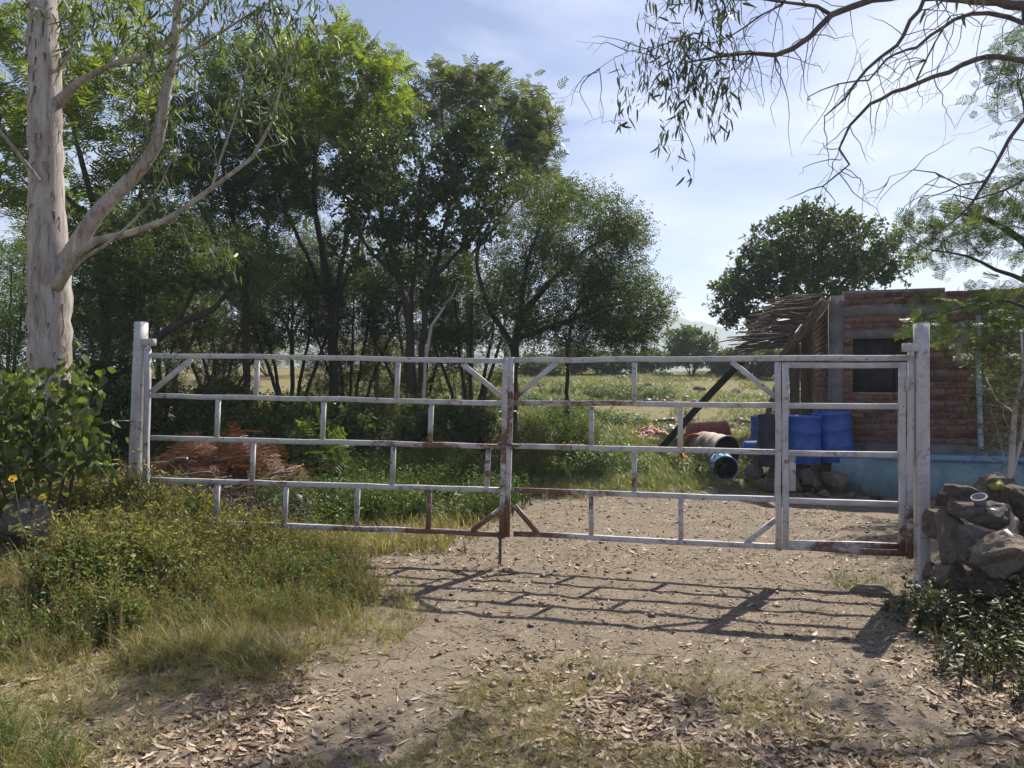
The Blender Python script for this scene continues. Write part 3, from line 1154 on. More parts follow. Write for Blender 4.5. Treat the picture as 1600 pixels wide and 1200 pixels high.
for b in (0.0, 1.1, 2.2):
    MB().add(*bar_geo(LT(-0.02, b, -.05), LT(1.0, b, -.05), .13, .11, (0.2, 1, 0), .015, 7, .012, rs)).build('rafter', M['wood'], lean)
for k in range(5):
    a = 0.04 + k * .22
    e1 = LT(a, .1, .05)
    e2 = P(1212 - 15 * k, 474 + 17 * k, 14.6 - .15 * k)
    MB().add(*tube_geo(np.array([e1, (e1 + e2) / 2 + (0, 0, .02), e2]), np.array([.032, .034, .026]), 7)).build('purlin', M['wood'], lean, True)
for k in range(120):
    a = rs.uniform(0, 1)
    p0 = LT(a, rs.uniform(.0, .7), .09 + .05 * rs.random())
    t = min(1, max(0, a + rs.normal(0, .07)))
    p1 = P(1214 - 66 * t + rs.normal(0, 12) - 14 * rs.random(), 470 + 82 * t + rs.normal(0, 4), rs.uniform(13.2, 15.0))
    mid = (p0 + p1) / 2 + rs.normal(0, .03, 3) + np.array([0, 0, .03])
    r0 = rs.uniform(.008, .021)
    MB().add(*tube_geo(np.array([p0, mid, p1]), np.array([r0, r0 * .9, r0 * .55]), 5)).build('roof_stick', M['stick' if rs.random() < .6 else 'wood'], lean)
for k in range(70):
    a = rs.uniform(-.02, .95)
    p0 = LT(a, rs.uniform(-.09, -.02), rs.uniform(-.13, .06)); p1 = LT(min(1.08, a + rs.uniform(.12, .34)), rs.uniform(-.12, .0), rs.uniform(-.20, .02))
    mid = (p0 + p1) / 2 + rs.normal(0, .025, 3)
    r0 = rs.uniform(.007, .02)
    MB().add(*tube_geo(np.array([p0, mid, p1]), np.array([r0, r0, r0 * .6]), 5)).build('thatch_stick', M['wood' if rs.random() < .7 else 'stick'], lean)
tile_me = None
for i in range(3):
    for j in range(5):
        b = .5 + j * .24 + rs.normal(0, .02); a = .06 + i * .30 + rs.normal(0, .02)
        if rs.random() < .15 or i == 0: continue
        if tile_me is None:
            an = np.linspace(0, math.pi, 7)
            V = []
            for x, r_ in ((-.19, .085), (.19, .105)):
                for rr_ in (r_, r_ - .016):
                    V += [(x, rr_ * math.cos(t), rr_ * .75 * math.sin(t)) for t in an]
            Q = []
            for k in range(6):
                Q += [(k, k + 1, k + 15, k + 14), (k + 7, k + 21, k + 22, k + 8), (k, k + 7, k + 8, k + 1), (k + 14, k + 15, k + 22, k + 21)]
            tile_me = make_mesh('roof_tile', MB().add(V, np.array(Q)))
            tile_me.materials.append(M['tile'])
        o = bpy.data.objects.new('roof_tile', tile_me)
        dwn = unit(LT(1, 0) - LT(0, 0))
        o.rotation_euler = (rs.normal(0, .04), math.asin(-dwn[2]), math.atan2(dwn[1], dwn[0]) + rs.normal(0, .04))
        o.location = LT(a, b, .10) - np.array(lean.location)
        link(o, lean)
# plank screen under the lean-to
for k in range(4):
    p = P(1238 + k * 8, 600, 12.45 + .12 * k)
    x, y = p[0], p[1]
    MB().add(*bar_geo((x, y, hz(x, y) - .05), (x + rs.normal(0, .01), y, 2.36 + .07 * k), .078, .03, (0.3, 1, 0), .004, 5, .003, rs)).build('plank', M['wood'], lean)
q0, q1 = P(1226, 690, 12.3), P(1226, 548, 12.3)
MB().add(*bar_geo((q0[0], q0[1], -.05), q1, .10, .10, None, .012, 6, .006, rs)).build('post', M['wood'], lean)
q0, q1 = P(1164, 706, 12.3), P(1229, 556, 12.15)
q0[2] = hz(q0[0], q0[1]) - .03
MB().add(*bar_geo(q0, q1, .07, .07, None, .01, 6, .006, rs)).build('prop', M['wood'], lean)

# long dark beam leaning to the eave
q0, q1 = P(1020, 684, 15.6), P(1158, 564, 13.9)
q0[2] = hz(q0[0], q0[1]) - .02
beam = empty('leaning_beam', q0, 'long black beam leaning from the grass up to the stick roof', 'beam')
MB().add(*bar_geo(q0, q1, .13, .10, (0.2, 1, 0), .01, 8, .004, rs)).build('timber', M['dark'], beam)
MB().add(*bar_geo(q1 + unit(q1 - q0) * .002, q1 + unit(q1 - q0) * .05, .14, .11, (0.2, 1, 0), .01)).build('end_cap', M['steel'], beam)

# ------------------------------------------------------------------ gate
GL_A, GL_B = P(228, 600, 7.10)[:2], P(790, 600, 6.75)[:2]
GR_A, GR_B = P(797, 600, 6.75)[:2], P(1424, 600, 5.97)[:2]


def on_plane(px, py, A, Bp):
    t = (px - 800) / F
    d = Bp - A
    # X = t*Y ; A + s*d
    s = (t * A[1] - A[0]) / (d[0] - t * d[1])
    Y = A[1] + s * d[1]
    return P(px, py, Y)


GL = lambda px, py: on_plane(px, py, GL_A, GL_B)
GR = lambda px, py: on_plane(px, py, GR_A, GR_B)
NL = unit(np.array([-(GL_B - GL_A)[1], (GL_B - GL_A)[0], 0.0]))
NR = unit(np.array([-(GR_B - GR_A)[1], (GR_B - GR_A)[0], 0.0]))
rg = np.random.default_rng(3)


def gbar(name, parent, G, N, a, b, w, d, mat='paint', seg=6, jit=.0018):
    p0, p1 = G(*a), G(*b)
    L = np.linalg.norm(p1 - p0)
    return MB().add(*bar_geo(p0, p1, w, d, N, .004, max(1, int(L / .25)) if seg > 1 else 1, jit * 1.5, rg)).build(name, M[mat], parent)


def lerp(a, b, x):
    return a[1] + (b[1] - a[1]) * (x - a[0]) / (b[0] - a[0])


# left leaf
lb = GL(236, 830)
left = empty('gate_leaf', (GL(500, 600)[0], GL(500, 600)[1], 0), 'left white steel gate leaf of flaking rails, half sunk in weeds, with drop bolt', 'gate')
LR = [((236, 555), (786, 564)), ((236, 618), (786, 630)), ((236, 684), (786, 698)), ((236, 749), (786, 766)), ((236, 813), (786, 835))]
for k, (a, b) in enumerate(LR):
    gbar('top_rail' if k == 0 else 'bottom_rail' if k == 4 else 'rail', left, GL, NL, a, b, .044, .036)
gbar('hinge_stile', left, GL, NL, (231, 545), (227, 838), .052, .042)
gbar('meeting_stile', left, GL, NL, (791, 559), (784, 841), .048, .042)
for r_, xs in ((0, (402, 622)), (1, (341, 506, 674)), (2, (396, 615)), (3, (340, 447, 559, 671))):
    for x in xs:
        g = 4.6
        gbar('spacer', left, GL, NL, (x, lerp(*LR[r_], x) + g), (x - 2, lerp(*LR[r_ + 1], x) - g), .042, .030, seg=2)
gbar('brace', left, GL, NL, (299, 561), (237, 612), .043, .033)
gbar('brace', left, GL, NL, (722, 568), (785, 620), .043, .033)
gbar('brace', left, GL, NL, (738, 829), (783, 795), .043, .033)
gbar('latch_strap', left, GL, NL, (763, 703), (761, 759), .046, .016)
bolt = gbar('drop_bolt', left, GL, NL, (782, 828), (781, 888), .026, .024, 'steel')
gbar('bolt_guide', bolt, GL, NL, (787, 838), (778, 839), .030, .070, 'steel', 1)

# right leaf with the wicket door
right = empty('gate_leaf', (GR(1100, 600)[0], GR(1100, 600)[1], 0), 'right white steel gate leaf with a wicket door hung beside the post', 'gate')
RR = [((803, 562.5), (1421, 559)), ((803, 629.5), (1212, 633)), ((803, 697), (1212, 706.5)), ((803, 766), (1212, 780)), ((803, 834), (1424, 865))]
for k, (a, b) in enumerate(RR):
    gbar('top_rail' if k == 0 else 'bottom_rail' if k == 4 else 'rail', right, GR, NR, a, b, .044, .036)
gbar('meeting_stile', right, GR, NR, (799, 558), (792, 839), .046, .042)
gbar('jamb', right, GR, NR, (1215.5, 566), (1216.5, 859), .046, .042)
gbar('hinge_stile', right, GR, NR, (1424, 546), (1422, 872), .044, .042)
for r_, xs in ((0, (991,)), (1, (924, 1063)), (2, (991,)), (3, (924, 1064))):
    for x in xs:
        gbar('spacer', right, GR, NR, (x, lerp(*RR[r_], x) + 5), (x, lerp(*RR[r_ + 1], x) - 5), .041, .030, seg=2)
gbar('brace', right, GR, NR, (870, 566), (804, 622), .043, .033)
gbar('brace', right, GR, NR, (1143, 565), (1211, 620), .043, .033)
gbar('brace', right, GR, NR, (804, 790), (840, 833), .043, .033)
gbar('brace', right, GR, NR, (1166, 848), (1212, 812), .043, .033)
hasp = gbar('hasp', right, GR, NR, (780, 693), (812, 696), .020, .074, 'steel', 1)
# wire binding the two leaves
c = (GL(788, 643) + GR(799, 643)) / 2
th = np.linspace(0, 2 * math.pi, 17)
loop = np.stack([c[0] + .075 * np.cos(th), c[1] + .048 * np.sin(th), c[2] + .006 * np.sin(th * 1.0 + .8)], -1)
MB().add(*tube_geo(loop, np.full(17, .004), 5)).build('binding_wire', M['wire'], right)
tail = np.array([c + (.075, -.01, 0), c + (.095, -.03, -.03), c + (.085, -.035, -.07), c + (.11, -.03, -.10)])
MB().add(*tube_geo(tail, np.full(4, .003), 5)).build('wire_tail', M['wire'], right)
door = gbar('wicket_door', right, GR, NR, (1227.5, 566.5), (1227.5, 857), .046, .040)
DR = [((1233, 570.5), (1404, 570.5)), ((1233, 634), (1404, 635)), ((1233, 708), (1404, 710.5)), ((1233, 782), (1404, 788)), ((1233, 848), (1404, 853.5))]
for a, b in DR:
    gbar('rail', door, GR, NR, a, b, .044, .035)
gbar('stile', door, GR, NR, (1410.5, 566), (1409, 860), .052, .040)
latch = gbar('latch_plate', door, GR, NR, (1238, 712), (1238, 767), .050, .012)
for zz in (600, 800):
    p = GR(1416.5, zz) - NR * .034
    V, Q = lathe_geo([(.0, -.05), (.014, -.05), (.014, .05), (.0, .05)], 10)
    MB().add(V + p, Q).build('hinge', M['paint'], door, True)


def post(px0, py_top, px1, Y, w, yaw, lean, label, hinge_px):
    bx = P(px1, 600, Y)
    tp = P(px0, py_top, Y)
    zb = hz(bx[0], bx[1])
    bt = np.array([bx[0], bx[1], zb - .25])
    e = empty('gate_post', (bx[0], bx[1], zb), label, 'gate post', 'gate posts')
    s = np.array([math.sin(yaw), math.cos(yaw), 0])
    MB().add(*bar_geo(bt, tp, w, w, s, .008, 9, .002, rg)).build('shaft', M['paint'], e)
    MB().add(*bar_geo(tp + (0, 0, .001), tp + (0, 0, .006), w - .006, w - .006, s, .006)).build('cap', M['paint'], e)
    for k, (hx, hy) in enumerate(hinge_px):
        p = P(hx, hy, Y - .02)
        o = MB().add(*bar_geo(p - np.array([.055, 0, 0]), p + np.array([.055, 0, 0]), .065, .06, (0, 1, 0), .006)).build('hinge_bracket', M['paint'], e)
        MB().add(*tube_geo(np.array([p + (.0, -.01, -.075), p + (.0, -.01, -.030)]), np.array([.02, .02]), 10)).build('hinge_pin', M['paint'], o, True)
    return e


post(221, 504, 207, 7.12, .094, .50, 0, 'leaning white steel post beside the weeds, hinge block near its top', [(233, 535)])
post(1439.5, 506, 1441, 5.95, .090, 0.05, 0, 'upright white steel post at the stone wall, hinge block on its left', [(1423, 543)])

# fence wire off the left post
a = P(205, 658, 7.1); pts = []
for k in range(26):
    t = k / 25
    pts.append(a + np.array([-2.6 * t, .35 * t, -.10 * math.sin(t * 3.0) + .02 * math.sin(t * 25)]))
MBw = MB().add(*tube_geo(np.array(pts), np.full(26, .0035), 4))
for k in range(9):
    q = pts[2 + k * 2 + k // 2] if 2 + k * 2 + k // 2 < 26 else pts[-1]
    d = rg.normal(0, .022, 3)
    MBw.add(*tube_geo(np.array([q - d, q + d]), np.array([.002, .0015]), 3))
wr = empty('barbed_wire', pts[0], 'sagging strand of barbed wire running left from the leaning post', 'wire')
MBw.build('strand', M['wire'], wr)
lp = np.stack([pts[0][0] - .005 + .10 * np.cos(th), pts[0][1] + .02 + .10 * np.sin(th), np.full(17, pts[0][2])], -1)
MB().add(*tube_geo(lp, np.full(17, .005), 5)).build('wire_wrap', M['steel'], wr)

# ------------------------------------------------------------------ drums and scrap


def Raxis(d, spin=0.0):
    d = unit(np.array(d, float))
    h = np.array([0, 0, 1.0]) if abs(d[2]) < .9 else np.array([1.0, 0, 0])
    x = unit(np.cross(h, d)); y = np.cross(d, x)
    c, s = math.cos(spin), math.sin(spin)
    return np.stack([x * c + y * s, y * c - x * s, d], -1)


def drum(name, label, pos, axis, R, H, mat, open_end=False, ribs=2, inner='dark', group='drums beside the house', rim=None, cat='drum'):
    """pos: centre of the bottom disc; axis: from bottom to top"""
    e = empty(name, pos, label, cat, group)
    prof = [(0.0, 0.0), (R * .93, 0.0), (R, .02)]
    nrib = 3 if ribs else 0
    for k in range(1, nrib):
        zc = H * k / nrib
        prof += [(R, zc - .03), (R * 1.035, zc - .012), (R * 1.035, zc + .012), (R, zc + .03)]
    prof += [(R, H - .05), (R * 1.03, H - .04), (R * 1.03, H - .012)]
    if open_end:
        prof += [(R * 1.02, H), (R * .965, H), (R * .955, H - .03), (R * .95, .05), (0.0, .04)]
    else:
        prof += [(R * .99, H), (R * .93, H), (R * .92, H - .018), (0.0, H - .018)]
    V, Q = lathe_geo(prof, 30)
    Rm = Raxis(axis)
    MB().add(V @ Rm.T + np.array(pos), Q).build('body', M[mat], e, True)
    if not open_end:
        for (a, r) in ((0.4, .035), (3.5, .02)):
            V, Q = lathe_geo([(0, 0), (r, 0), (r, .014), (0, .014)], 12)
            V = V + np.array([R * .7 * math.cos(a), R * .7 * math.sin(a), H - .017])
            MB().add(V @ Rm.T + np.array(pos), Q).build('bung', M[mat], e, True)
    else:
        V, Q = lathe_geo([(0, .065), (R * .93, .07), (R * .942, H - .05)], 30)  # added dark sheet: paints the shade inside the open mouth
        MB().add(V @ Rm.T + np.array(pos), Q).build('mouth_shade', M[inner], e, True)
    if rim:
        V, Q = lathe_geo([(R * 1.01, H - .02), (R * 1.06, H - .015), (R * 1.06, H + .02), (R * .95, H + .02), (R * .945, H - .16)], 30)
        MB().add(V @ Rm.T + np.array(pos), Q).build('rim', M[rim], e, True)
    return e


ZP = 0.41
p = P(1253, 600, 11.55); p[2] = ZP
drum('plastic_drum', 'upright blue plastic drum, left of the two blue ones by the wicket', p, (0.01, 0, 1), .265, .72, 'bluedrum')
p = P(1304, 600, 11.65); p[2] = ZP + .01
drum('plastic_drum', 'blue plastic drum tilting left beside the brick wall', p, (-0.07, 0, 1), .27, .76, 'bluedrum')
p = P(1203, 600, 11.35); p[2] = ZP - .02
drum('steel_drum', 'dark upright drum left of the blue drums', p, (0, 0, 1), .17, .76, 'darkdrum')
p = P(1160, 640, 15.5); p[2] = hz(p[0], p[1]) + .25
drum('plastic_drum', 'small blue drum standing far back under the lean-to', np.array([p[0] + .45, p[1], p[2] - .25]), (0, 0, 1), .27, .85, 'bluedrum')
p = P(1162, 0, 12.7); p[2] = .56
drum('plastic_jug', 'small blue container lying on the rubble beside the dark drum', p, (1, -.1, .02), .10, .34, 'bluedrum', ribs=0, cat='container')
p = P(1076, 0, 17.0); p[2] = hz(p[0], p[1]) + .24
drum('steel_drum', 'dull red steel drum lying on its side behind the rusty pipe', p, (1, .05, .06), .27, .86, 'reddrum')
# rusty wide pipe: open at both ends
p = P(1098, 0, 15.0); p[2] = hz(p[0], p[1]) + .30
q = P(1137, 0, 14.2); q[2] = hz(q[0], q[1]) + .30
ax = unit(q - p)
drum('steel_drum', 'rusty whitewashed steel drum lying open towards the gate', p, ax, .31, float(np.linalg.norm(q - p)), 'rustwhite', True)
# orange ring at the far mouth
e = empty('steel_ring', p - ax * .1 + np.array([-.08, 0, -.3]), 'bright orange steel ring leaning against the rusty drum', 'ring')
V, Q = lathe_geo([(.30, -.12), (.31, .06), (.27, .07), (.255, -.11), (.30, -.12)], 30)
MB().add(V @ Raxis(unit(ax + np.array([-.9, -.5, 0]))).T + p - ax * .12 + np.array([-.14, -.22, -.04]), Q).build('hoop', M['orange'], e, True)
p = P(1127, 0, 13.35); p[2] = hz(p[0], p[1]) + .205
drum('plastic_barrel', 'faded light blue barrel lying with its dark mouth to the gate', p, (-.14, -1, -.04), .205, .60, 'palebluedrum', True, ribs=0, cat='barrel')

# pale pink broken tiles
e = empty('tile_heap', P(1015, 672, 18.2) * np.array([1, 1, 0]) + np.array([0, 0, hz(3.25, 18.2)]), 'heap of pale pink broken tiles in the grass', 'tile heap')
mb = MB(); r_ = np.random.default_rng(31)
for k in range(130):
    x = r_.normal(0, .26); y = r_.normal(0, .28)
    hh = max(0, .22 * math.exp(-(x * x + y * y) / .14))
    V, Q = box_geo(-.5, .5, -.5, .5, -.5, .5)
    V = V * np.array([r_.uniform(.06, .16), r_.uniform(.06, .12), .018])
    V = V @ rot_e(r_.normal(0, .4), r_.normal(0, .4), r_.uniform(0, 3)).T
    X, Y = 3.25 + x, 18.2 + y
    mb.add(V + np.array([X, Y, hz(X, Y) + hh * r_.uniform(.7, 1.05) + .02]), Q)
tag(mb.build('tile_pieces', M['pinktile'], e), kind='stuff')


# ------------------------------------------------------------------ stones
def stone(name, parent, pos, size, seed, yaw=0.0, sub=3, label=None, cat=None, group=None, tilt=0.0):
    V, T = rock_geo(seed, size, sub)
    V = V @ rot_e(tilt, 0, yaw).T
    me = MB().add(V, T)
    mesh = make_mesh(name, me, (0, 0, 0), True)
    mesh.materials.append(M['stone'])
    if hasattr(mesh, 'set_sharp_from_angle'):
        mesh.set_sharp_from_angle(angle=math.radians(28))
    o = bpy.data.objects.new(name, mesh)
    base = wloc(parent) if parent is not None else np.zeros(3)
    o.location = np.array(pos) - base
    link(o, parent)
    if label: tag(o, label, cat, group)
    return o


wallr = empty('dry_stone_wall', (3.5, 5.5, hz(3.5, 5.5)), 'rough wall of piled dark boulders right of the white gate', 'stone wall')
WS = [  # px, py, Y, size, seed, yaw
    (1492, 775, 5.65, (.20, .22, .12), 1, .2), (1490, 840, 5.55, (.15, .2, .26), 2, .4), (1500, 905, 5.5, (.20, .2, .16), 3, .1),
    (1535, 800, 5.45, (.25, .22, .16), 4, 1.1), (1518, 862, 5.3, (.14, .18, .2), 5, .3), (1572, 860, 5.1, (.235, .22, .185), 6, .1),
    (1555, 925, 5.15, (.2, .2, .17), 7, .9), (1610, 785, 5.5, (.22, .24, .2), 8, .5), (1645, 840, 5.3, (.25, .25, .25), 9, 1.4),
    (1640, 920, 5.0, (.26, .25, .2), 10, 1.9), (1590, 975, 4.95, (.2, .18, .14), 13, .2), (1470, 905, 5.7, (.13, .15, .15), 14, .2),
    (1690, 770, 5.7, (.3, .3, .25), 15, .3), (1720, 880, 5.3, (.3, .3, .3), 16, .8), (1560, 770, 5.85, (.22, .2, .15), 17, .6), (1470, 822, 5.85, (.14, .16, .2), 18, .2),
    (1530, 960, 5.2, (.17, .16, .12), 19, .2), (1690, 970, 4.9, (.25, .25, .2), 20, .9)]
for (a, b, Y, sz, sd, yw) in WS:
    stone('stone', wallr, P(a, b, Y), sz, sd, yw, 4)
# litter on the wall
pc = P(1531, 790, 5.38)
cup = empty('plastic_cup', pc, 'clear plastic cup tipped over on the boulder wall', 'cup')
mc, nt, out = new_mat('clear_plastic')
pb = finish(nt, out, (0.8, 0.82, 0.85), 0.25, None, 0.5)
pb.inputs['Transmission Weight'].default_value = 0.75
pb.inputs['IOR'].default_value = 1.2
V, Q = lathe_geo([(0, 0), (.032, 0), (.045, .105), (.048, .107), (.048, .112), (.0435, .110), (.030, .006), (0, .006)], 22)
MB().add(V @ Raxis((-.35, -.25, .9)).T + pc + (.015, 0, -.035), Q).build('cup_body', mc, cup, True)
V, Q = lathe_geo([(.0465, .106), (.0505, .108), (.0505, .113), (.0465, .115), (.0465, .106)], 22)
MB().add(V @ Raxis((-.35, -.25, .9)).T + pc + (.015, 0, -.035), Q).build('cup_rim', M['paper'], cup, True)
r_ = np.random.default_rng(9)


def crumple(name, label, cat, pos, size, seed, mat):
    V, T = rock_geo(seed, size, 2, 7, .16)
    o = MB().add(V + np.array(pos), T).build(name, mat, None, False, origin=pos)
    return tag(o, label, cat)


crumple('plastic_bag', 'crumpled translucent white bag on the boulder beside the cup', 'bag', P(1556, 800, 5.3), (.075, .05, .032), 41, mc)
crumple('plastic_ball', 'dull yellow plastic lump resting behind the boulder wall', 'plastic', P(1557, 757, 5.75), (.055, .05, .045), 42, M['yellowplastic'])
V, Q = box_geo(-.022, .022, -.03, .03, -.002, .002)
V = V @ rot_e(.75, 0, .5).T
pp_ = P(1576, 833, 4.905)
tag(MB().add(V + pp_, Q).build('paper_scrap', M['paper'], None, origin=pp_), 'small white paper scrap on the large right boulder', 'paper')

fs = P(1357, 907, 5.9); fs[2] = hz(fs[0], fs[1]) - .005
stone('flat_stone', None, fs, (.24, .20, .06), 51, .3, 3, 'flat pale stone set in the ground before the wicket door', 'stone')
q = P(42, 800, 6.1); stone('boulder', None, (q[0], q[1], hz(q[0], q[1]) + .26), (.38, .28, .30), 52, .2, 3, 'large grey boulder at the left edge under yellow flowers', 'boulder')
q = P(168, 745, 7.3); stone('boulder', None, (q[0], q[1], hz(q[0], q[1]) + .33), (.22, .2, .20), 53, .7, 3, 'brown grey rock just left of the leaning gate post', 'boulder')
q = P(150, 785, 7.0); stone('boulder', None, (q[0], q[1], hz(q[0], q[1]) + .12), (.30, .25, .22), 54, 1.2, 3, 'rock under the broad-leaved bush by the leaning post', 'boulder')
q = P(88, 850, 5.9); stone('boulder', None, (q[0], q[1], hz(q[0], q[1]) + .03), (.17, .14, .08), 57, 1.2, 3, 'small pale rock lying in front of the large left boulder', 'boulder')
q = P(612, 948, 5.5); stone('field_stone', None, (q[0], q[1], hz(q[0], q[1]) + .02), (.07, .06, .045), 55, .2, 2, 'fist-sized stone at the tip of the gate shadow', 'stone')
# stones under the drums
e = empty('stone_footing', (4.5, 11.4, 0), 'dark boulders heaped beneath the blue drums', 'stone heap')
r_ = np.random.default_rng(14)
for k, (a, b, Y, sx, sz_) in enumerate([(1232, 755, 11.3, .28, .19), (1268, 748, 11.25, .22, .17), (1305, 748, 11.2, .25, .22), (1200, 760, 11.2, .2, .16), (1180, 735, 11.8, .25, .2),
                                        (1250, 735, 11.7, .3, .22), (1300, 735, 11.75, .3, .20), (1215, 735, 11.55, .25, .2), (1285, 772, 11.0, .12, .07), (1330, 775, 10.9, .10, .06), (1370, 777, 10.8, .12, .06), (1262, 776, 10.9, .09, .05)]):
    p = P(a, b, Y)
    p[2] = max(min(p[2], .42 - sz_ * .8), .03)
    stone('stone', e, p, (sx, sx * .8, sz_), 60 + k, r_.uniform(0, 3), 2)
# dark rocks in the field
for k, (a, b, Y, s) in enumerate([(820, 586, 26, .55), (845, 588, 25.5, .4), (880, 590, 24, .55), (1010, 600, 33, .4), (1095, 604, 31, .35), (1150, 610, 30, .3)]):
    X = (a - 800) / F * Y
    stone('field_stone', None, (X, Y, hz(X, Y) + s * .25), (s, s * .7, s * .6), 80 + k, k * .7, 2,
          ['dark field rock just right of the gate centre, leftmost of its row', 'dark field rock, middle of three behind the gate brace', 'biggest dark field rock behind the upper left brace of the right leaf', 'low rock far out in the field beneath the round bush', 'low rock in the field left of the leaning beam top', 'low rock in the field behind the black beam'][k], 'rock', 'dark rocks out in the field')


# ------------------------------------------------------------------ trees
def tb(px, Y, r, dn=8):
    return (px, gpx(None, px, Y) + dn, Y, r)


# pale eucalyptus at the left
def eucalyptus_left():
    rng = np.random.default_rng(101)
    sk = Skel(101)
    W = lambda pts: [(*P(a, b, Y), r) for a, b, Y, r in pts]
    g = gpx(None, 80, 8.0)
    sk.trunk(W([(80, g + 25, 8.0, 0.2399), (79, g - 40, 8.0, 0.2128), (78, 560, 8.0, 0.2028), (77, 430, 8.0, 0.2028), (73, 300, 8.0, 0.1664), (71, 150, 8.02, 0.1587), (66, 0, 8.05, 0.1432), (58, -200, 8.1, 0.1238), (70, -450, 8.2, 0.0851), (60, -700, 8.2, 0.0464)]), .12, 0.0069)
    sk.trunk(W([(84, 445, 8.0, 0.1028), (112, 398, 7.95, 0.0907), (150, 335, 7.9, 0.0786), (200, 285, 7.85, 0.0726), (243, 228, 7.8, 0.0635), (259, 150, 7.8, 0.0544), (274, 62, 7.8, 0.0454), (282, -40, 7.8, 0.0363), (300, -220, 7.9, 0.0181)]), .2, 0.0036)
    sk.trunk(W([(84, 455, 7.9, 0.0665), (115, 402, 7.75, 0.0454), (150, 376, 7.7, 0.0375), (205, 362, 7.65, 0.0333), (260, 345, 7.6, 0.0278), (330, 296, 7.5, 0.0218), (395, 245, 7.45, 0.0170), (425, 190, 7.4, 0.0133), (440, 130, 7.4, 0.0097), (470, 40, 7.4, 0.0060)]), .2, 0.0049)
    sk.trunk(W([(85, 455, 7.9, 0.0302), (125, 405, 7.8, 0.0272), (165, 385, 7.7, 0.0181), (230, 320, 7.5, 0.0109), (255, 280, 7.45, 0.0060)]), .2, 0.0049)
    sk.trunk(W([(330, 296, 7.5, 0.0133), (352, 225, 7.5, 0.0109), (382, 130, 7.5, 0.0085), (405, 40, 7.5, 0.0060), (440, -30, 7.5, 0.0042)]), .2, 0.0060)
    sk.trunk(W([(85, 165, 8.0, 0.0605), (125, 128, 7.9, 0.0375), (165, 104, 7.8, 0.0272), (225, 88, 7.7, 0.0218), (290, 42, 7.7, 0.0157), (345, -20, 7.7, 0.0097)]), .2, 0.0060)
    sk.trunk(W([(90, 110, 7.9, 0.0212), (115, 75, 7.8, 0.0170), (108, 20, 7.8, 0.0133), (112, -60, 7.8, 0.0085)]), .2, 0.0060)
    sk.trunk(W([(60, 280, 7.8, 0.0242), (30, 240, 7.7, 0.0193), (0, 205, 7.6, 0.0157), (-60, 150, 7.5, 0.0091)]), .2, 0.0049)
    sk.trunk(W([(268, 100, 7.8, 0.0181), (330, 60, 7.7, 0.0133), (420, 5, 7.6, 0.0085), (520, -40, 7.6, 0.0049)]), .2, 0.0060)
    sk.trunk(W([(235, 240, 7.8, 0.0133), (228, 180, 7.7, 0.0109), (240, 120, 7.7, 0.0085), (232, 50, 7.7, 0.0060)]), .2, 0.0072)
    sk.trunk(W([(66, 60, 8.0, 0.0302), (20, -60, 7.8, 0.0212), (-90, -170, 7.6, 0.0121)]), .2, 0.0060)
    sk.attract(blob_pts([(330, 60, 7.6, 130, 90, .8, 90), (420, 130, 7.45, 70, 110, .5, 50), (230, 30, 7.7, 130, 80, .8, 60), (470, 30, 7.5, 70, 60, .5, 34),
                         (280, 200, 7.6, 100, 90, .5, 34), (130, 30, 7.7, 80, 60, .7, 20), (300, -190, 7.8, 260, 130, 1.2, 70), (40, -250, 8, 220, 160, 1.2, 60), (340, 390, 7.5, 60, 50, .3, 5)], rng), .2, .1, .2)
    sk.radii(.003, rmax=.012)
    e = empty('eucalyptus_tree', sk.p[0] + np.array([0, 0, .2]), 'big pale-barked eucalyptus with a forked limb left of the gate', 'tree')
    sk.wood().build('trunk', M['euc'], e, True)
    c = leaves_on(sk, T_lance, 4600, .10, rng, .012, 'droop', spread=.07)
    c.build('crown', M['L_euc'], e)
    mb = MB()      # peeling bark strips
    for k in range(70):
        t = rng.uniform(0, 1); zc = rng.uniform(1.2, 5.4)
        a = rng.uniform(math.pi * .95, math.pi * 2.05)
        i = np.argmin(np.abs(sk.p[:45, 2] - zc))
        rr_ = sk.r[i] * 1.005
        c0 = np.array([sk.p[i][0] + rr_ * math.cos(a), sk.p[i][1] + rr_ * math.sin(a), zc])
        o_ = np.array([math.cos(a), math.sin(a), 0]); tn = np.array([-math.sin(a), math.cos(a), 0])
        L = rng.uniform(.04, .22); w = rng.uniform(.004, .014)
        pts = []
        for q in range(4):
            u = q / 3
            pts.append(c0 + np.array([0, 0, -L * u]) + o_ * (.004 + .05 * u * u * rng.uniform(.3, 1.2)) + tn * rng.normal(0, .006))
        V = []
        for q, pnt in enumerate(pts):
            ww = w * (1 - .6 * q / 3)
            V += [pnt - tn * ww, pnt + tn * ww]
        mb.add(V, np.array([(2 * q, 2 * q + 1, 2 * q + 3, 2 * q + 2) for q in range(3)]))
    tag(mb.build('peeling_bark', M['wood'], e), kind='stuff')


eucalyptus_left()


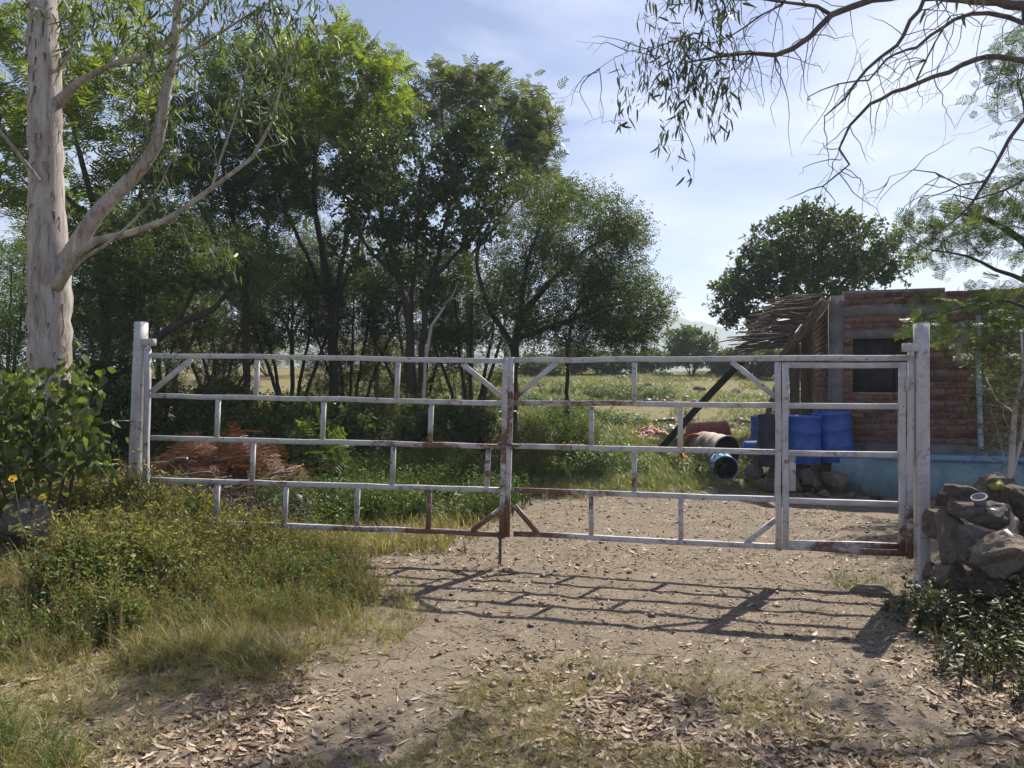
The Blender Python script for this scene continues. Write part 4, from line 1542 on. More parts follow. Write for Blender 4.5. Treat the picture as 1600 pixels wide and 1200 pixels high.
# eucalyptus at the right, trunk out of view, its boughs hanging into the sky
def eucalyptus_right():
    rng = np.random.default_rng(202)
    sk = Skel(202)
    W = lambda pts: [(*P(a, b, Y), r) for a, b, Y, r in pts]
    X0, Y0 = 6.1, 7.0
    sk.trunk([(X0, Y0, hz(X0, Y0) - .2, .30), (X0, Y0, 1.6, .24), (X0 - .05, Y0, 3.4, .20), (X0 - .1, Y0, 5.2, .16), (X0, Y0 + .1, 7.5, .09), (X0 + .2, Y0, 9.3, .04)], .25, .008)
    J = (1845, 60, 7.0)
    sk.trunk(W([(1835, 60, 7.0, 0.0666), (1720, 30, 6.6, 0.0518), (1600, 9, 6.3, 0.0407), (1540, 2, 6.2, 0.0370), (1480, -4, 6.1, 0.0340), (1420, -8, 6.05, 0.0311), (1362, 0, 6.0, 0.0266), (1300, 24, 6.0, 0.0244), (1267, 56, 5.95, 0.0215), (1211, 87, 5.9, 0.0185), (1169, 82, 5.9, 0.0141), (1117, 90, 5.85, 0.0096), (1060, 100, 5.8, 0.0059)]), .12, 0.0059)
    sk.trunk(W([(1300, 24, 6.0, 0.0178), (1276, 10, 6.0, 0.0148), (1220, 3, 6.0, 0.0118), (1160, -6, 5.95, 0.0089), (1080, -14, 5.9, 0.0059)]), .12, 0.0059)
    sk.trunk(W([(1222, 8, 6.0, 0.0096), (1190, 25, 5.95, 0.0089), (1160, 44, 5.9, 0.0074), (1117, 68, 5.9, 0.0052), (1070, 90, 5.85, 0.0037)]), .12, 0.0059)
    sk.trunk(W([(1211, 87, 5.9, 0.0089), (1120, 82, 5.85, 0.0074), (1085, 60, 5.85, 0.0059), (1010, 75, 5.8, 0.0037), (960, 90, 5.8, 0.0026), (910, 128, 5.8, 0.0019)]), .12, 0.0059)
    sk.trunk(W([(1480, -4, 6.1, 0.0192), (1446, 0, 6.0, 0.0178), (1402, 70, 5.9, 0.0148), (1355, 107, 5.85, 0.0126), (1323, 154, 5.8, 0.0089), (1288, 182, 5.8, 0.0052)]), .12, 0.0089)
    sk.trunk(W([(1600, 36, 6.3, 0.0222), (1547, 21, 6.25, 0.0192), (1491, 28, 6.2, 0.0163), (1435, 70, 6.1, 0.0118), (1380, 95, 6.0, 0.0096), (1355, 125, 5.95, 0.0074), (1310, 130, 5.9, 0.0059), (1262, 152, 5.9, 0.0037)]), .12, 0.0089)
    sk.trunk(W([(1700, 60, 6.7, 0.0296), (1640, 45, 6.4, 0.0252), (1600, 36, 6.3, 0.0222)]), .12, 0.0059)
    sk.trunk(W([(1830, 120, 7.0, 0.0518), (1700, 105, 6.7, 0.0370), (1600, 93, 6.4, 0.0252), (1542, 89, 6.3, 0.0229), (1481, 113, 6.2, 0.0192), (1416, 136, 6.1, 0.0163), (1360, 163, 6.0, 0.0133), (1327, 197, 6.0, 0.0111), (1309, 233, 6.0, 0.0089), (1327, 254, 5.98, 0.0074), (1288, 289, 5.95, 0.0052), (1276, 322, 5.95, 0.0030)]), .12, 0.0059)
    sk.trunk(W([(1432, 125, 6.1, 0.0089), (1462, 65, 6.1, 0.0074), (1485, 25, 6.15, 0.0059)]), .12, 0.0074)
    sk.trunk(W([(1780, -90, 7.0, 0.0444), (1720, 60, 7.1, 0.0370), (1640, 150, 7.2, 0.0252), (1600, 188, 7.2, 0.0207), (1575, 220, 7.2, 0.0178), (1542, 281, 7.2, 0.0148), (1519, 318, 7.2, 0.0118), (1478, 355, 7.2, 0.0067)]), .14, 0.0074)
    sk.trunk(W([(1542, 283, 7.2, 0.0111), (1500, 290, 7.15, 0.0096), (1462, 272, 7.1, 0.0081), (1430, 266, 7.1, 0.0059), (1390, 276, 7.1, 0.0030)]), .14, 0.0074)
    sk.trunk(W([(1468, 276, 7.1, 0.0059), (1445, 290, 7.1, 0.0044), (1425, 305, 7.1, 0.0030)]), .14, 0.0074)
    sk.trunk(W([(1690, 225, 7.2, 0.0148), (1600, 281, 7.2, 0.0133), (1523, 313, 7.2, 0.0089), (1490, 303, 7.2, 0.0059), (1452, 305, 7.2, 0.0030)]), .14, 0.0074)
    # fine hanging twigs
    nodes = [i for i in range(len(sk.par)) if 0.002 < sk.spec[i] < .026 and sk.p[i][0] / sk.p[i][1] < .68]
    for k in range(190):
        i = int(rng.choice(nodes))
        p = sk.p[i].copy()
        d = unit(np.array([rng.normal(-.2, .8), rng.normal(0, .6), rng.normal(-.35, .6)]))
        n = int(rng.integers(4, 10)); par = i
        for s in range(n):
            d = unit(d + rng.normal(0, .30, 3) + np.array([0, 0, -.16]))
            p = p + d * rng.uniform(.05, .10)
            par = sk.add_node(p, par, .0034 * (1 - s / n) + .0011)
            if s > 1 and rng.random() < .3:
                q = p.copy(); d2 = unit(d + rng.normal(0, .8, 3)); pq = par
                for _ in range(3):
                    d2 = unit(d2 + rng.normal(0, .3, 3) + np.array([0, 0, -.15]))
                    q = q + d2 * .06
                    pq = sk.add_node(q, pq, .0014)
    for (a, b, c_, d_) in ((1200, 88, 1212, 200), (1212, 86, 1238, 245), (1056, 150, 1030, 235), (1060, 170, 1082, 285), (1066, 160, 1055, 262), (1400, 80, 1378, 150), (1340, 130, 1300, 205), (1315, 240, 1245, 275), (1325, 256, 1360, 320), (1330, 254, 1345, 300), (1250, 75, 1255, 160), (1455, 30, 1440, 110)):
        q0 = P(a, b, 5.9); q1 = P(c_, d_, 5.85); i = int(np.argmin(np.linalg.norm(sk.p - q0, axis=1))); par = i
        for s in range(1, 9):
            t = s / 8
            q = sk.p[i] * (1 - t) + q1 * t + np.array([.05 * math.sin(t * 5 + a), .02, .04 * math.sin(t * math.pi)]) * min(1, (1 - t) * 3) + rng.normal(0, .008, 3)
            par = sk.add_node(q, par, .0042 * (1 - t) + .0014)
    # leafy twigs at the upper left of the boughs
    sk.attract(blob_pts([(1080, 40, 5.9, 100, 70, .45, 66), (1010, 95, 5.85, 55, 55, .35, 34), (1130, 100, 5.9, 80, 60, .4, 36), (1055, 190, 5.85, 22, 60, .2, 16), (1190, 60, 5.95, 80, 70, .35, 16)], rng, .8), .15, -.05, .1)
    nA = len(sk.par)
    sk.attract(blob_pts([(1270, -205, 8.3, 95, 55, .6, 46), (1430, -200, 8.4, 95, 60, .6, 46), (1580, -195, 8.3, 95, 60, .7, 46), (1340, -280, 7.8, 150, 60, .7, 40), (1800, -200, 7.0, 300, 200, 1.6, 60), (1040, -105, 8.6, 70, 30, .5, 110)], rng), .15, .05, .25)
    sk.radii(.0022, rmax=.010)
    e = empty('eucalyptus_tree', sk.p[0] + np.array([0, 0, .2]), 'eucalyptus at the right whose bare dark boughs hang across the sky', 'tree')
    sk.wood().build('trunk', M['barkgrey'], e, True)
    vis = lambda p: ((p[:, 0] / p[:, 1] < .29) | (EYE + p[:, 1] * .499 < p[:, 2]))
    low = lambda p: (p[:, 0] / p[:, 1] < .29) & (p[:, 0] / p[:, 1] > .138) & (EYE + p[:, 1] * .52 > p[:, 2])
    up = lambda p: (EYE + p[:, 1] * .52 < p[:, 2])
    a = leaves_on(sk, T_lance, 850, .08, rng, .0035, 'droop', keep=low, spread=.025)
    b = leaves_on(sk, T_lance, 3200, .12, rng, .010, 'droop', keep=up, spread=.1)
    mb = MB()
    for s in (a, b):
        V = np.concatenate(s.v); mb.add(V, *[f for f in s.f])
    mb.build('crown', M['L_eucdark'], e)


eucalyptus_right()

GR_T = 'trees of the grove behind the gate'
# bright feathery tree, several stems
tree('feathery_tree', 'tall yellow-green feathery tree rising over the grove', 'tree', 1,
     [[tb(522, 17, .19), (520, 500, 17, .17), (505, 400, 17, .12), (490, 300, 17, .09), (500, 190, 17, .06), (520, 110, 17, .03)],
      [(524, 500, 17, .12), (535, 400, 17, .10), (560, 300, 17, .08), (585, 200, 17, .05), (600, 130, 17, .025)],
      [(518, 480, 17, .09), (470, 380, 17, .07), (430, 290, 17, .05), (410, 190, 17, .03)],
      [(530, 470, 16.8, .08), (560, 380, 16.8, .05), (590, 300, 16.8, .035)]],
     [(530, 130, 17, 95, 75, 2.0, 130), (600, 150, 17, 50, 65, 1.5, 70), (460, 150, 17, 65, 90, 1.6, 80), (520, 250, 17, 110, 70, 1.8, 80), (580, 240, 16.6, 50, 60, 1.2, 40), (440, 300, 17, 60, 60, 1.2, 30)],
     'feather', 3000, .30, M['bark'], M['L_bright'], GR_T)
# dark broadleaf tree in front
tree('dark_leafy_tree', 'dense dark green broadleaf tree in the middle of the grove', 'tree', 2,
     [[tb(640, 15, .15), (640, 520, 15, .13), (625, 440, 15, .10), (600, 350, 15, .07), (585, 270, 15, .04)],
      [tb(655, 15.1, .12), (662, 500, 15.1, .10), (680, 420, 15, .08), (700, 330, 15, .055), (720, 250, 15, .03)],
      [(640, 500, 15, .09), (650, 400, 14.8, .06), (655, 300, 14.7, .04), (660, 240, 14.7, .02)],
      [(625, 440, 15, .06), (570, 380, 14.7, .045), (540, 310, 14.6, .025)],
      [(680, 430, 15, .06), (740, 370, 14.8, .045), (780, 310, 14.7, .025)]],
     [(640, 260, 15, 110, 65, 1.6, 150), (740, 270, 15, 70, 70, 1.3, 90), (560, 290, 14.8, 50, 75, 1.1, 70), (690, 340, 14.8, 120, 50, 1.4, 80), (600, 380, 15, 90, 50, 1.2, 40), (730, 215, 15, 50, 35, .9, 34)],
     'cluster', 4500, .165, M['bark'], M['L_dark'], GR_T)
# wispy tall tree behind
tree('wispy_tree', 'tall grey-green wispy tree behind the dark broadleaf tree', 'tree', 3,
     [[tb(730, 20, .18), (735, 480, 20, .15), (725, 360, 20, .12), (705, 260, 20, .08), (690, 180, 20, .05), (690, 120, 20, .02)],
      [(728, 370, 20, .09), (760, 280, 20, .07), (790, 200, 20, .045), (810, 150, 20, .02)],
      [(735, 400, 20, .08), (800, 320, 20, .06), (840, 260, 20, .03)], [(700, 260, 20, .05), (735, 180, 20, .035), (750, 120, 20, .015)]],
     [(690, 155, 20, 40, 45, 1.2, 60), (745, 150, 20, 40, 45, 1.2, 50), (820, 190, 20, 48, 50, 1.3, 80), (830, 260, 20, 50, 60, 1.4, 80), (780, 220, 20, 60, 60, 1.4, 60), (850, 310, 19.5, 50, 50, 1.2, 50)],
     'feather', 2100, .32, M['barkgrey'], M['L_grey'], GR_T)
# wide acacia
tree('spreading_acacia', 'wide spreading acacia at the right end of the grove', 'tree', 4,
     [[tb(800, 14.5, .15), (806, 530, 14.5, .13), (835, 470, 14.5, .10), (880, 420, 14.5, .075), (930, 380, 14.5, .05), (980, 365, 14.5, .025)],
      [(806, 530, 14.5, .09), (860, 510, 14.5, .07), (920, 490, 14.5, .05), (990, 470, 14.4, .03), (1030, 478, 14.4, .012)],
      [(812, 520, 14.5, .08), (820, 430, 14.6, .065), (850, 340, 14.7, .045), (880, 290, 14.7, .02)],
      [(800, 540, 14.5, .09), (760, 470, 14.6, .07), (745, 400, 14.6, .05), (770, 340, 14.6, .03)],
      [tb(885, 15.4, .07), (890, 520, 15.4, .06), (920, 460, 15.3, .045), (950, 420, 15.3, .02)]],
     [(900, 370, 14.6, 85, 75, 1.6, 170), (970, 380, 14.5, 42, 45, 1.1, 60), (830, 340, 14.8, 60, 70, 1.3, 80), (870, 460, 14.2, 105, 65, 1.5, 190), (965, 465, 14.3, 65, 55, 1.2, 140), (1012, 482, 14.4, 40, 24, .8, 40),
      (780, 440, 14.6, 60, 70, 1.2, 50), (900, 522, 14.3, 105, 32, 1.3, 110), (985, 520, 14.4, 45, 26, .9, 50), (1000, 370, 14.5, 22, 10, .4, 8)],
     'small', 13000, .22, M['bark'], M['L_mid'], GR_T, lift=.05)
# left feathery trees behind the eucalyptus
tree('feathery_tree', 'green feathery tree filling the sky behind the eucalyptus trunk', 'tree', 5,
     [[tb(170, 14, .16), (165, 480, 14, .14), (150, 350, 14, .10), (120, 220, 14, .07), (90, 100, 14, .035)],
      [(160, 420, 14, .09), (220, 300, 14, .07), (260, 190, 14, .045), (280, 100, 14, .02)],
      [(150, 350, 14, .07), (60, 270, 14, .05), (0, 200, 14, .03)]],
     [(60, 110, 14, 110, 100, 1.8, 110), (20, 270, 14, 90, 90, 1.6, 80), (190, 200, 14, 90, 110, 1.6, 90), (150, 60, 14, 100, 70, 1.6, 60), (-60, 150, 14, 90, 130, 1.6, 40), (160, 330, 13.8, 90, 60, 1.3, 50)],
     'feather', 2500, .30, M['bark'], M['L_bright'], GR_T)
tree('feathery_tree', 'darker feathery tree between the eucalyptus and the yellow-green one', 'tree', 6,
     [[tb(385, 16, .13), (383, 480, 16, .12), (370, 380, 16, .09), (350, 270, 16, .06), (340, 180, 16, .03)],
      [(380, 460, 16, .07), (420, 350, 16, .055), (440, 250, 16, .035), (450, 180, 16, .02)],
      [(378, 440, 16, .07), (320, 340, 16, .05), (290, 270, 16, .03)]],
     [(350, 230, 16, 90, 80, 1.6, 110), (420, 260, 16, 70, 100, 1.4, 80), (300, 310, 16, 80, 70, 1.4, 70), (390, 140, 16, 70, 70, 1.3, 60), (360, 400, 16, 90, 50, 1.3, 50)],
     'feather', 2400, .30, M['bark'], M['L_feather'], GR_T)
# mesquite with a leaning trunk
tree('leaning_mesquite', 'dark mesquite with a low leaning trunk behind the left gate post', 'tree', 7,
     [[tb(205, 12.6, .14), (222, 555, 12.6, .13), (250, 525, 12.6, .115), (290, 500, 12.6, .09), (335, 482, 12.6, .07), (370, 440, 12.6, .04)],
      [(275, 508, 12.6, .06), (300, 460, 12.7, .05), (310, 400, 12.8, .035), (320, 360, 12.8, .018)],
      [(235, 540, 12.6, .08), (215, 470, 12.7, .06), (200, 410, 12.8, .04), (210, 360, 12.8, .02)]],
     [(210, 420, 12.8, 80, 70, 1.2, 110), (300, 400, 12.8, 90, 50, 1.3, 100), (370, 420, 12.8, 60, 50, 1.1, 70), (160, 490, 12.8, 60, 50, 1.0, 60), (240, 340, 12.9, 80, 40, 1.1, 50), (130, 420, 12.9, 40, 70, .9, 40)],
     'small', 6200, .21, M['bark'], M['L_mid'], GR_T)
tree('forked_small_tree', 'small forked dark tree standing against the bright gap in the grove', 'tree', 8,
     [[tb(456, 21, .10), (455, 530, 21, .09), (440, 500, 21, .06), (415, 470, 21, .04), (395, 450, 21, .02)],
      [(456, 525, 21, .07), (475, 490, 21, .05), (500, 460, 21, .03), (520, 440, 21, .015)], [(448, 515, 21, .05), (452, 470, 21, .03), (455, 440, 21, .015)]],
     [(430, 440, 21, 70, 35, 1.6, 70), (490, 450, 21, 60, 40, 1.5, 60), (450, 400, 21, 80, 40, 1.6, 60)],
     'small', 3600, .26, M['bark'], M['L_mid'], GR_T)
tree('background_tree', 'dark background tree between the two central trunks of the grove', 'tree', 9,
     [[tb(590, 22, .14), (585, 500, 22, .12), (570, 420, 22, .08), (560, 340, 22, .04)], [(586, 490, 22, .08), (620, 420, 22, .05), (640, 360, 22, .03)]],
     [(560, 400, 22, 90, 60, 2.0, 100), (640, 430, 22, 70, 60, 1.8, 80), (540, 460, 22, 60, 35, 1.4, 40), (700, 450, 22, 70, 50, 1.8, 70)],
     'small', 4600, .27, M['bark'], M['L_mid'], GR_T)
tree('background_tree', 'shadowy background tree deep behind the leaning mesquite', 'tree', 19,
     [[tb(250, 21, .14), (245, 480, 21, .11), (230, 400, 21, .07), (225, 330, 21, .03)], [(246, 480, 21, .07), (300, 420, 21, .05), (320, 370, 21, .02)]],
     [(230, 400, 21, 110, 70, 2.0, 100), (120, 430, 21, 90, 70, 2.0, 70), (330, 380, 21, 80, 60, 1.8, 70), (20, 450, 21, 70, 70, 2.0, 60), (30, 340, 21, 80, 60, 2.0, 40)],
     'small', 5000, .27, M['bark'], M['L_feather'], GR_T)
def low_tree(label, seed, px, Y, w, top, bot, n, leaf, size=.23):
    rng_ = np.random.default_rng(seed)
    tr = []
    for k in range(5):
        a = (k - 2) / 2 + rng_.normal(0, .12)
        tr.append([tb(px + a * 8, Y, .075), (px + a * w * .16, (gpx(None, px, Y) * .72 + top * .28), Y + rng_.normal(0, .15), .065), (px + a * w * .34, (gpx(None, px, Y) * .42 + top * .58), Y + rng_.normal(0, .3), .045), (px + a * w * .46, top + 25 + rng_.normal(0, 10), Y + rng_.normal(0, .4), .015)])
    m_ = (top + bot) / 2
    h_ = (bot - top) / 2
    bl = [(px, m_, Y, w * .48, h_, 1.4, 80), (px - w * .28, m_ + h_ * .35, Y, w * .28, h_ * .7, 1.1, 45), (px + w * .28, m_ + h_ * .25, Y, w * .28, h_ * .7, 1.1, 45), (px + rng_.uniform(-.2, .2) * w, top + h_ * .4, Y, w * .22, h_ * .45, .9, 25)]
    return tree('low_tree', label, 'tree', seed, tr, bl, 'small', n, size, M['bark'], M[leaf], GR_T)


low_tree('many-stemmed low tree just right of the eucalyptus trunk', 61, 165, 16.5, 190, 380, 560, 3600, 'L_feather')
low_tree('many-stemmed dark tree left of the small forked tree', 62, 340, 19.5, 190, 400, 555, 3600, 'L_mid', .25)
low_tree('many-stemmed low tree right behind the tall yellow-green trunk', 63, 545, 18.5, 170, 400, 545, 3400, 'L_mid', .25)
low_tree('many-stemmed dark tree between broadleaf tree and acacia', 64, 735, 16.5, 170, 390, 560, 4200, 'L_mid')
low_tree('low tree at the left photo edge behind the broad bush', 65, 10, 17.5, 190, 380, 570, 3000, 'L_feather', .25)
low_tree('many-stemmed shady tree under the yellow-green crown', 66, 455, 17.5, 180, 390, 550, 3600, 'L_mid', .25)
low_tree('many-stemmed shady tree behind the broadleaf stems', 67, 650, 18.5, 190, 400, 550, 3600, 'L_mid', .25)
low_tree('shady low tree behind the leaning mesquite trunk', 68, 245, 18.5, 190, 400, 560, 3400, 'L_mid', .25)
# pale dead stem leaning in the grove
tree('bare_pale_tree', 'bare pale stem leaning right among the dark trunks', 'tree', 10,
     [[tb(655, 13.6, .055), (668, 540, 13.6, .05), (682, 500, 13.6, .045), (700, 470, 13.6, .035), (722, 462, 13.6, .02), (748, 452, 13.6, .010)],
      [(693, 480, 13.6, .028), (706, 462, 13.5, .02), (716, 440, 13.5, .008)]],
     None, 'small', 0, .2, M['palebark'], M['L_mid'], GR_T)
# tree behind the house
tree('round_leafy_tree', 'rounded dark green tree rising behind the brick house', 'tree', 11,
     [[tb(1268, 19.5, .17), (1265, 500, 19.5, .15), (1240, 440, 19.5, .09), (1210, 400, 19.5, .06), (1180, 390, 19.5, .03)],
      [(1266, 500, 19.5, .11), (1280, 430, 19.5, .08), (1285, 370, 19.5, .04)], [(1266, 490, 19.5, .10), (1320, 440, 19.5, .07), (1360, 400, 19.5, .035)],
      [(1262, 500, 19.5, .08), (1200, 470, 19.5, .06), (1140, 450, 19.5, .03)]],
     [(1255, 380, 19.5, 80, 52, 1.8, 110), (1330, 385, 19.5, 65, 45, 1.6, 80), (1195, 420, 19.5, 60, 50, 1.5, 80), (1140, 462, 19.5, 38, 26, 1.0, 36), (1270, 440, 19.5, 120, 50, 1.8, 110), (1375, 415, 19.5, 42, 25, 1.0, 28), (1170, 500, 19.5, 38, 22, .9, 26), (1240, 340, 19.5, 20, 18, .7, 14)],
     'cluster', 4600, .20, M['bark'], M['L_house'], None, rf=.6)
# feathery tree at the right edge
tree('feathery_tree', 'thin feathery tree at the right edge drooping over the house', 'tree', 12,
     [[tb(1668, 9.8, .10), (1660, 560, 9.8, .09), (1640, 450, 9.8, .075), (1600, 380, 9.8, .05), (1540, 340, 9.8, .03), (1470, 330, 9.8, .012)],
      [(1650, 480, 9.8, .06), (1640, 330, 9.9, .045), (1610, 220, 9.9, .025), (1590, 130, 9.9, .01)],
      [(1640, 450, 9.8, .04), (1580, 430, 9.7, .028), (1510, 400, 9.6, .016), (1450, 390, 9.6, .006)],
      [(1655, 520, 9.8, .04), (1600, 480, 9.7, .025), (1540, 470, 9.6, .015), (1470, 490, 9.5, .006)]],
     [(1520, 360, 9.7, 110, 36, .8, 60), (1590, 310, 9.8, 60, 45, .8, 40), (1580, 120, 9.9, 36, 60, .6, 34), (1520, 500, 9.6, 90, 40, .6, 44), (1600, 480, 9.7, 60, 60, .7, 34), (1580, 570, 9.6, 40, 40, .5, 16), (1700, 300, 10, 90, 120, 1.0, 40), (1470, 390, 9.6, 60, 26, .5, 18)],
     'fine', 1500, .20, M['bark'], M['L_feather'], None, thin=.016, tip=.0028)

# ------------------------------------------------------------------ shrubs


def shrub(name, label, px, Y, w, h, kind, n, size, leaf, seed, group=None, cat='bush', wood='bark', stems=5, off=0.0):
    rng = np.random.default_rng(seed)
    k = F / Y
    g = gpx(None, px, Y)
    tr = []
    for s in range(stems):
        a = rng.uniform(-1, 1)
        tr.append([(px + a * .08 * k, g + .04 * k, Y + rng.normal(0, .04), .02 + .008 * h), (px + a * .2 * w * k, g - .35 * h * k, Y + rng.normal(0, .1 * w), .016), (px + a * .34 * w * k, g - .68 * h * k, Y + rng.normal(0, .18 * w), .007)])
    bl = [(px, g - .58 * h * k, Y, .42 * w * k, .42 * h * k, .42 * w, int(40 + 14 * w)), (px + rng.uniform(-.25, .25) * w * k, g - .45 * h * k, Y, .36 * w * k, .34 * h * k, .4 * w, 24), (px + rng.uniform(-.2, .2) * w * k, g - .82 * h * k, Y, .2 * w * k, .22 * h * k, .2 * w, 14)]
    return tree(name, label, cat, seed, tr, bl, kind, n, size, M[wood], M[leaf], group, bf=.2, tip=.003, step=.2, spread=.07)


US = 'bushes under the grove'
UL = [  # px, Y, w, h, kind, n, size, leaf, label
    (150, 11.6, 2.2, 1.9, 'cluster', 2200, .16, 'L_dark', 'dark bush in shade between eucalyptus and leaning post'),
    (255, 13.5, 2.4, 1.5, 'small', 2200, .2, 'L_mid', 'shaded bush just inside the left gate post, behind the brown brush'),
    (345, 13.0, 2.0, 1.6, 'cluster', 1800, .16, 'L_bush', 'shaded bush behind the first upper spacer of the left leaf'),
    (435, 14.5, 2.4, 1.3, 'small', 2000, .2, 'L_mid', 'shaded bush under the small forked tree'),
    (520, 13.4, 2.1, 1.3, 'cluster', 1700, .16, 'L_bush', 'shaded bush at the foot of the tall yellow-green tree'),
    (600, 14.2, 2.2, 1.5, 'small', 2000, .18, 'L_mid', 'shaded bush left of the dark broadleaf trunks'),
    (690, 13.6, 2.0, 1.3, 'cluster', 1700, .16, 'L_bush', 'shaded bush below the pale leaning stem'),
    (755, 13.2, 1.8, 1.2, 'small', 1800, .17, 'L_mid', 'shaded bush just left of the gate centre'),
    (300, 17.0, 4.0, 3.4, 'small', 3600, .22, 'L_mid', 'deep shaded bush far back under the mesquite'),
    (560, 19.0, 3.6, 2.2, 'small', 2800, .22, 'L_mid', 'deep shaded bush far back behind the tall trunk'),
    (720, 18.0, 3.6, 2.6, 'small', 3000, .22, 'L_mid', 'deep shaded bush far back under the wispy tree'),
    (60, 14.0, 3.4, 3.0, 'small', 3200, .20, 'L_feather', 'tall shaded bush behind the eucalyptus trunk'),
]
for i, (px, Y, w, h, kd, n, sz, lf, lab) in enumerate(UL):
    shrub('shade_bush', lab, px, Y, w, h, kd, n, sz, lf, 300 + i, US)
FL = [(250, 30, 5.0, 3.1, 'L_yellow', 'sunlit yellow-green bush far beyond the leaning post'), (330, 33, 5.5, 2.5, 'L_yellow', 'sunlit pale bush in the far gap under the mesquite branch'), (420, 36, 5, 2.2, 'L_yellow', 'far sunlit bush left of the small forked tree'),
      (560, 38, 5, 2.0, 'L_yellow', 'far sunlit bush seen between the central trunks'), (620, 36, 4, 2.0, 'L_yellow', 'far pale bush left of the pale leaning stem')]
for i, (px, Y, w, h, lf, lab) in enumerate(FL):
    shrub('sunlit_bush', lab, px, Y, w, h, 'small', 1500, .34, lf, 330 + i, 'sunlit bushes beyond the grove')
DL = [(1080, 41, 3.6, 2.5, 'round dark bush on the field skyline left of the stick roof'), (1015, 43, 3.2, 1.2, 'low dark bush on the skyline left of the round bush'), (950, 42, 3.2, 1.1, 'low dark skyline bush right of the acacia trunk'), (890, 42, 3.0, 1.3, 'low skyline bush beneath the acacia crown'),
      (1150, 40, 3.0, 1.3, 'low dark bush on the skyline right of the round bush'), (1195, 38, 2.6, 1.5, 'low dark bush on the skyline below the lean-to'), (1240, 38, 3.0, 1.7, 'dark skyline bush half hidden by the lean-to planks'), (840, 40, 3, 1.0, 'low skyline bush right above the gate centre')]
for i, (px, Y, w, h, lab) in enumerate(DL):
    shrub('field_bush', lab, px, Y, w, h, 'cluster', 1300, .30, 'L_mid', 350 + i, 'bushes on the field skyline')
shrub('green_bush', 'fresh green feathery bush behind the middle of the left leaf', 505, 10.8, .9, .95, 'feather', 260, .26, 'L_bush', 371, None)
shrub('low_bush', 'dark grey-green bush inside the gate right of its centre', 870, 15.5, 2.2, .95, 'small', 2600, .17, 'L_bush', 372, None)
shrub('low_bush', 'green bush at the foot of the shaded bushes left of gate centre', 660, 11.6, 1.5, .65, 'small', 2000, .14, 'L_bush', 373, None)
shrub('low_bush', 'green bush beside the inner meeting stile of the left leaf', 735, 11.0, 1.1, .6, 'small', 1500, .13, 'L_bush', 374, None)
shrub('straw_bush', 'pale yellowish tall weed clump just right of the meeting stiles', 830, 12.6, .8, 1.0, 'small', 900, .15, 'L_yellow', 375, None)


# broad-leaved bush at the left edge
def broad_bush():
    px, Y = 65, 6.5
    rng = np.random.default_rng(401)
    sk = Skel(401)
    k = F / Y
    g = gpx(None, px, Y)
    for s in range(7):
        a = -1 + s / 3.2
        q = [(px + a * 25, g + 10, Y, .02), (px + a * 60, g - 90, Y + rng.normal(0, .12), .014), (px + a * 85, 650 + rng.uniform(-30, 20), Y + rng.normal(0, .25), .007)]
        sk.trunk([(*P(*t[:3]), t[3]) for t in q])
    sk.attract(blob_pts([(70, 625, 6.4, 75, 45, .45, 70), (5, 650, 6.3, 70, 80, .4, 70), (95, 690, 6.3, 45, 50, .35, 50), (140, 695, 6.4, 30, 30, .25, 20), (40, 740, 6.2, 70, 50, .35, 40), (115, 590, 6.4, 24, 22, .2, 14), (-50, 660, 6.3, 60, 90, .5, 40)], rng), .2, .05, .12)
    sk.radii(.0028, rmax=.012)
    e = empty('broadleaf_bush', sk.p[0], 'leafy bush with broad drooping green leaves below the eucalyptus trunk', 'bush')
    sk.wood().build('trunk', M['stick'], e, True)
    xs = [0, .22, .5, .8, 1.0]; ws = [.03, .33, .30, .13, .0]
    V = []
    for x, w in zip(xs, ws):
        V += [(x, -w, .10 * w * 2 - .12 * x * x), (x, 0, -.12 * x * x), (x, w, .10 * w * 2 - .12 * x * x)]
    Q = []
    for i in range(4):
        Q += [(3 * i, 3 * i + 3, 3 * i + 4, 3 * i + 1), (3 * i + 1, 3 * i + 4, 3 * i + 5, 3 * i + 2)]
    T_b = [(np.array(V), [np.array(Q)])]
    leaves_on(sk, T_b, 1500, .08, rng, .012, 'droop', spread=.08).build('crown', M['L_bush'], e)


broad_bush()


# yellow flowers
def flower(px, py, Y, label, seed):
    rng = np.random.default_rng(seed)
    top = P(px, py, Y)
    gx, gy = top[0] + rng.normal(0, .04), top[1] + .05
    gz = hz(gx, gy)
    e = empty('yellow_flower', (gx, gy, gz), label, 'flower', 'yellow flowers at the left edge')
    path = np.array([(gx, gy, gz), ((gx + top[0]) / 2 + .03, gy, (gz + top[2]) / 2), top])
    MB().add(*tube_geo(path, np.array([.005, .004, .003]), 5)).build('stem', M['weedgreen'], e)
    R = Raxis((rng.normal(0, .3), -.75, .6))
    for k in range(11):
        a = k * 2 * math.pi / 11
        V = np.array([(.006, -.004, 0), (.022, -.008, .004), (.036 * rng.uniform(.8, 1.1), 0, rng.normal(0, .006)), (.022, .008, .004), (.006, .004, 0)])
        V = rotz(V, a)
        MB().add(V @ R.T + top, np.array([(0, 1, 2, 3, 4)])).build('petal', M['petal'], e)
    V, Q = lathe_geo([(0, -.006), (.009, -.004), (.010, .005), (.0, .009)], 12)
    MB().add(V @ R.T + top, Q).build('flower_centre', M['flowereye'], e, True)
    for k in range(7):
        t = rng.uniform(.1, .75)
        p = path[0] * (1 - t) + path[2] * t
        V, Fs = quad_leaf(.11, .055, .2, 0, .3)
        a = rng.uniform(0, 6.28)
        MB().add(rotz(V, a) + p, *Fs).build('leaf', M['L_bush'], e)


flower(20, 748, 5.6, 'yellow daisy-like flower at the photo edge, higher of the two', 1)
flower(66, 776, 5.5, 'yellow daisy-like flower in front of the boulder, lower of the two', 2)

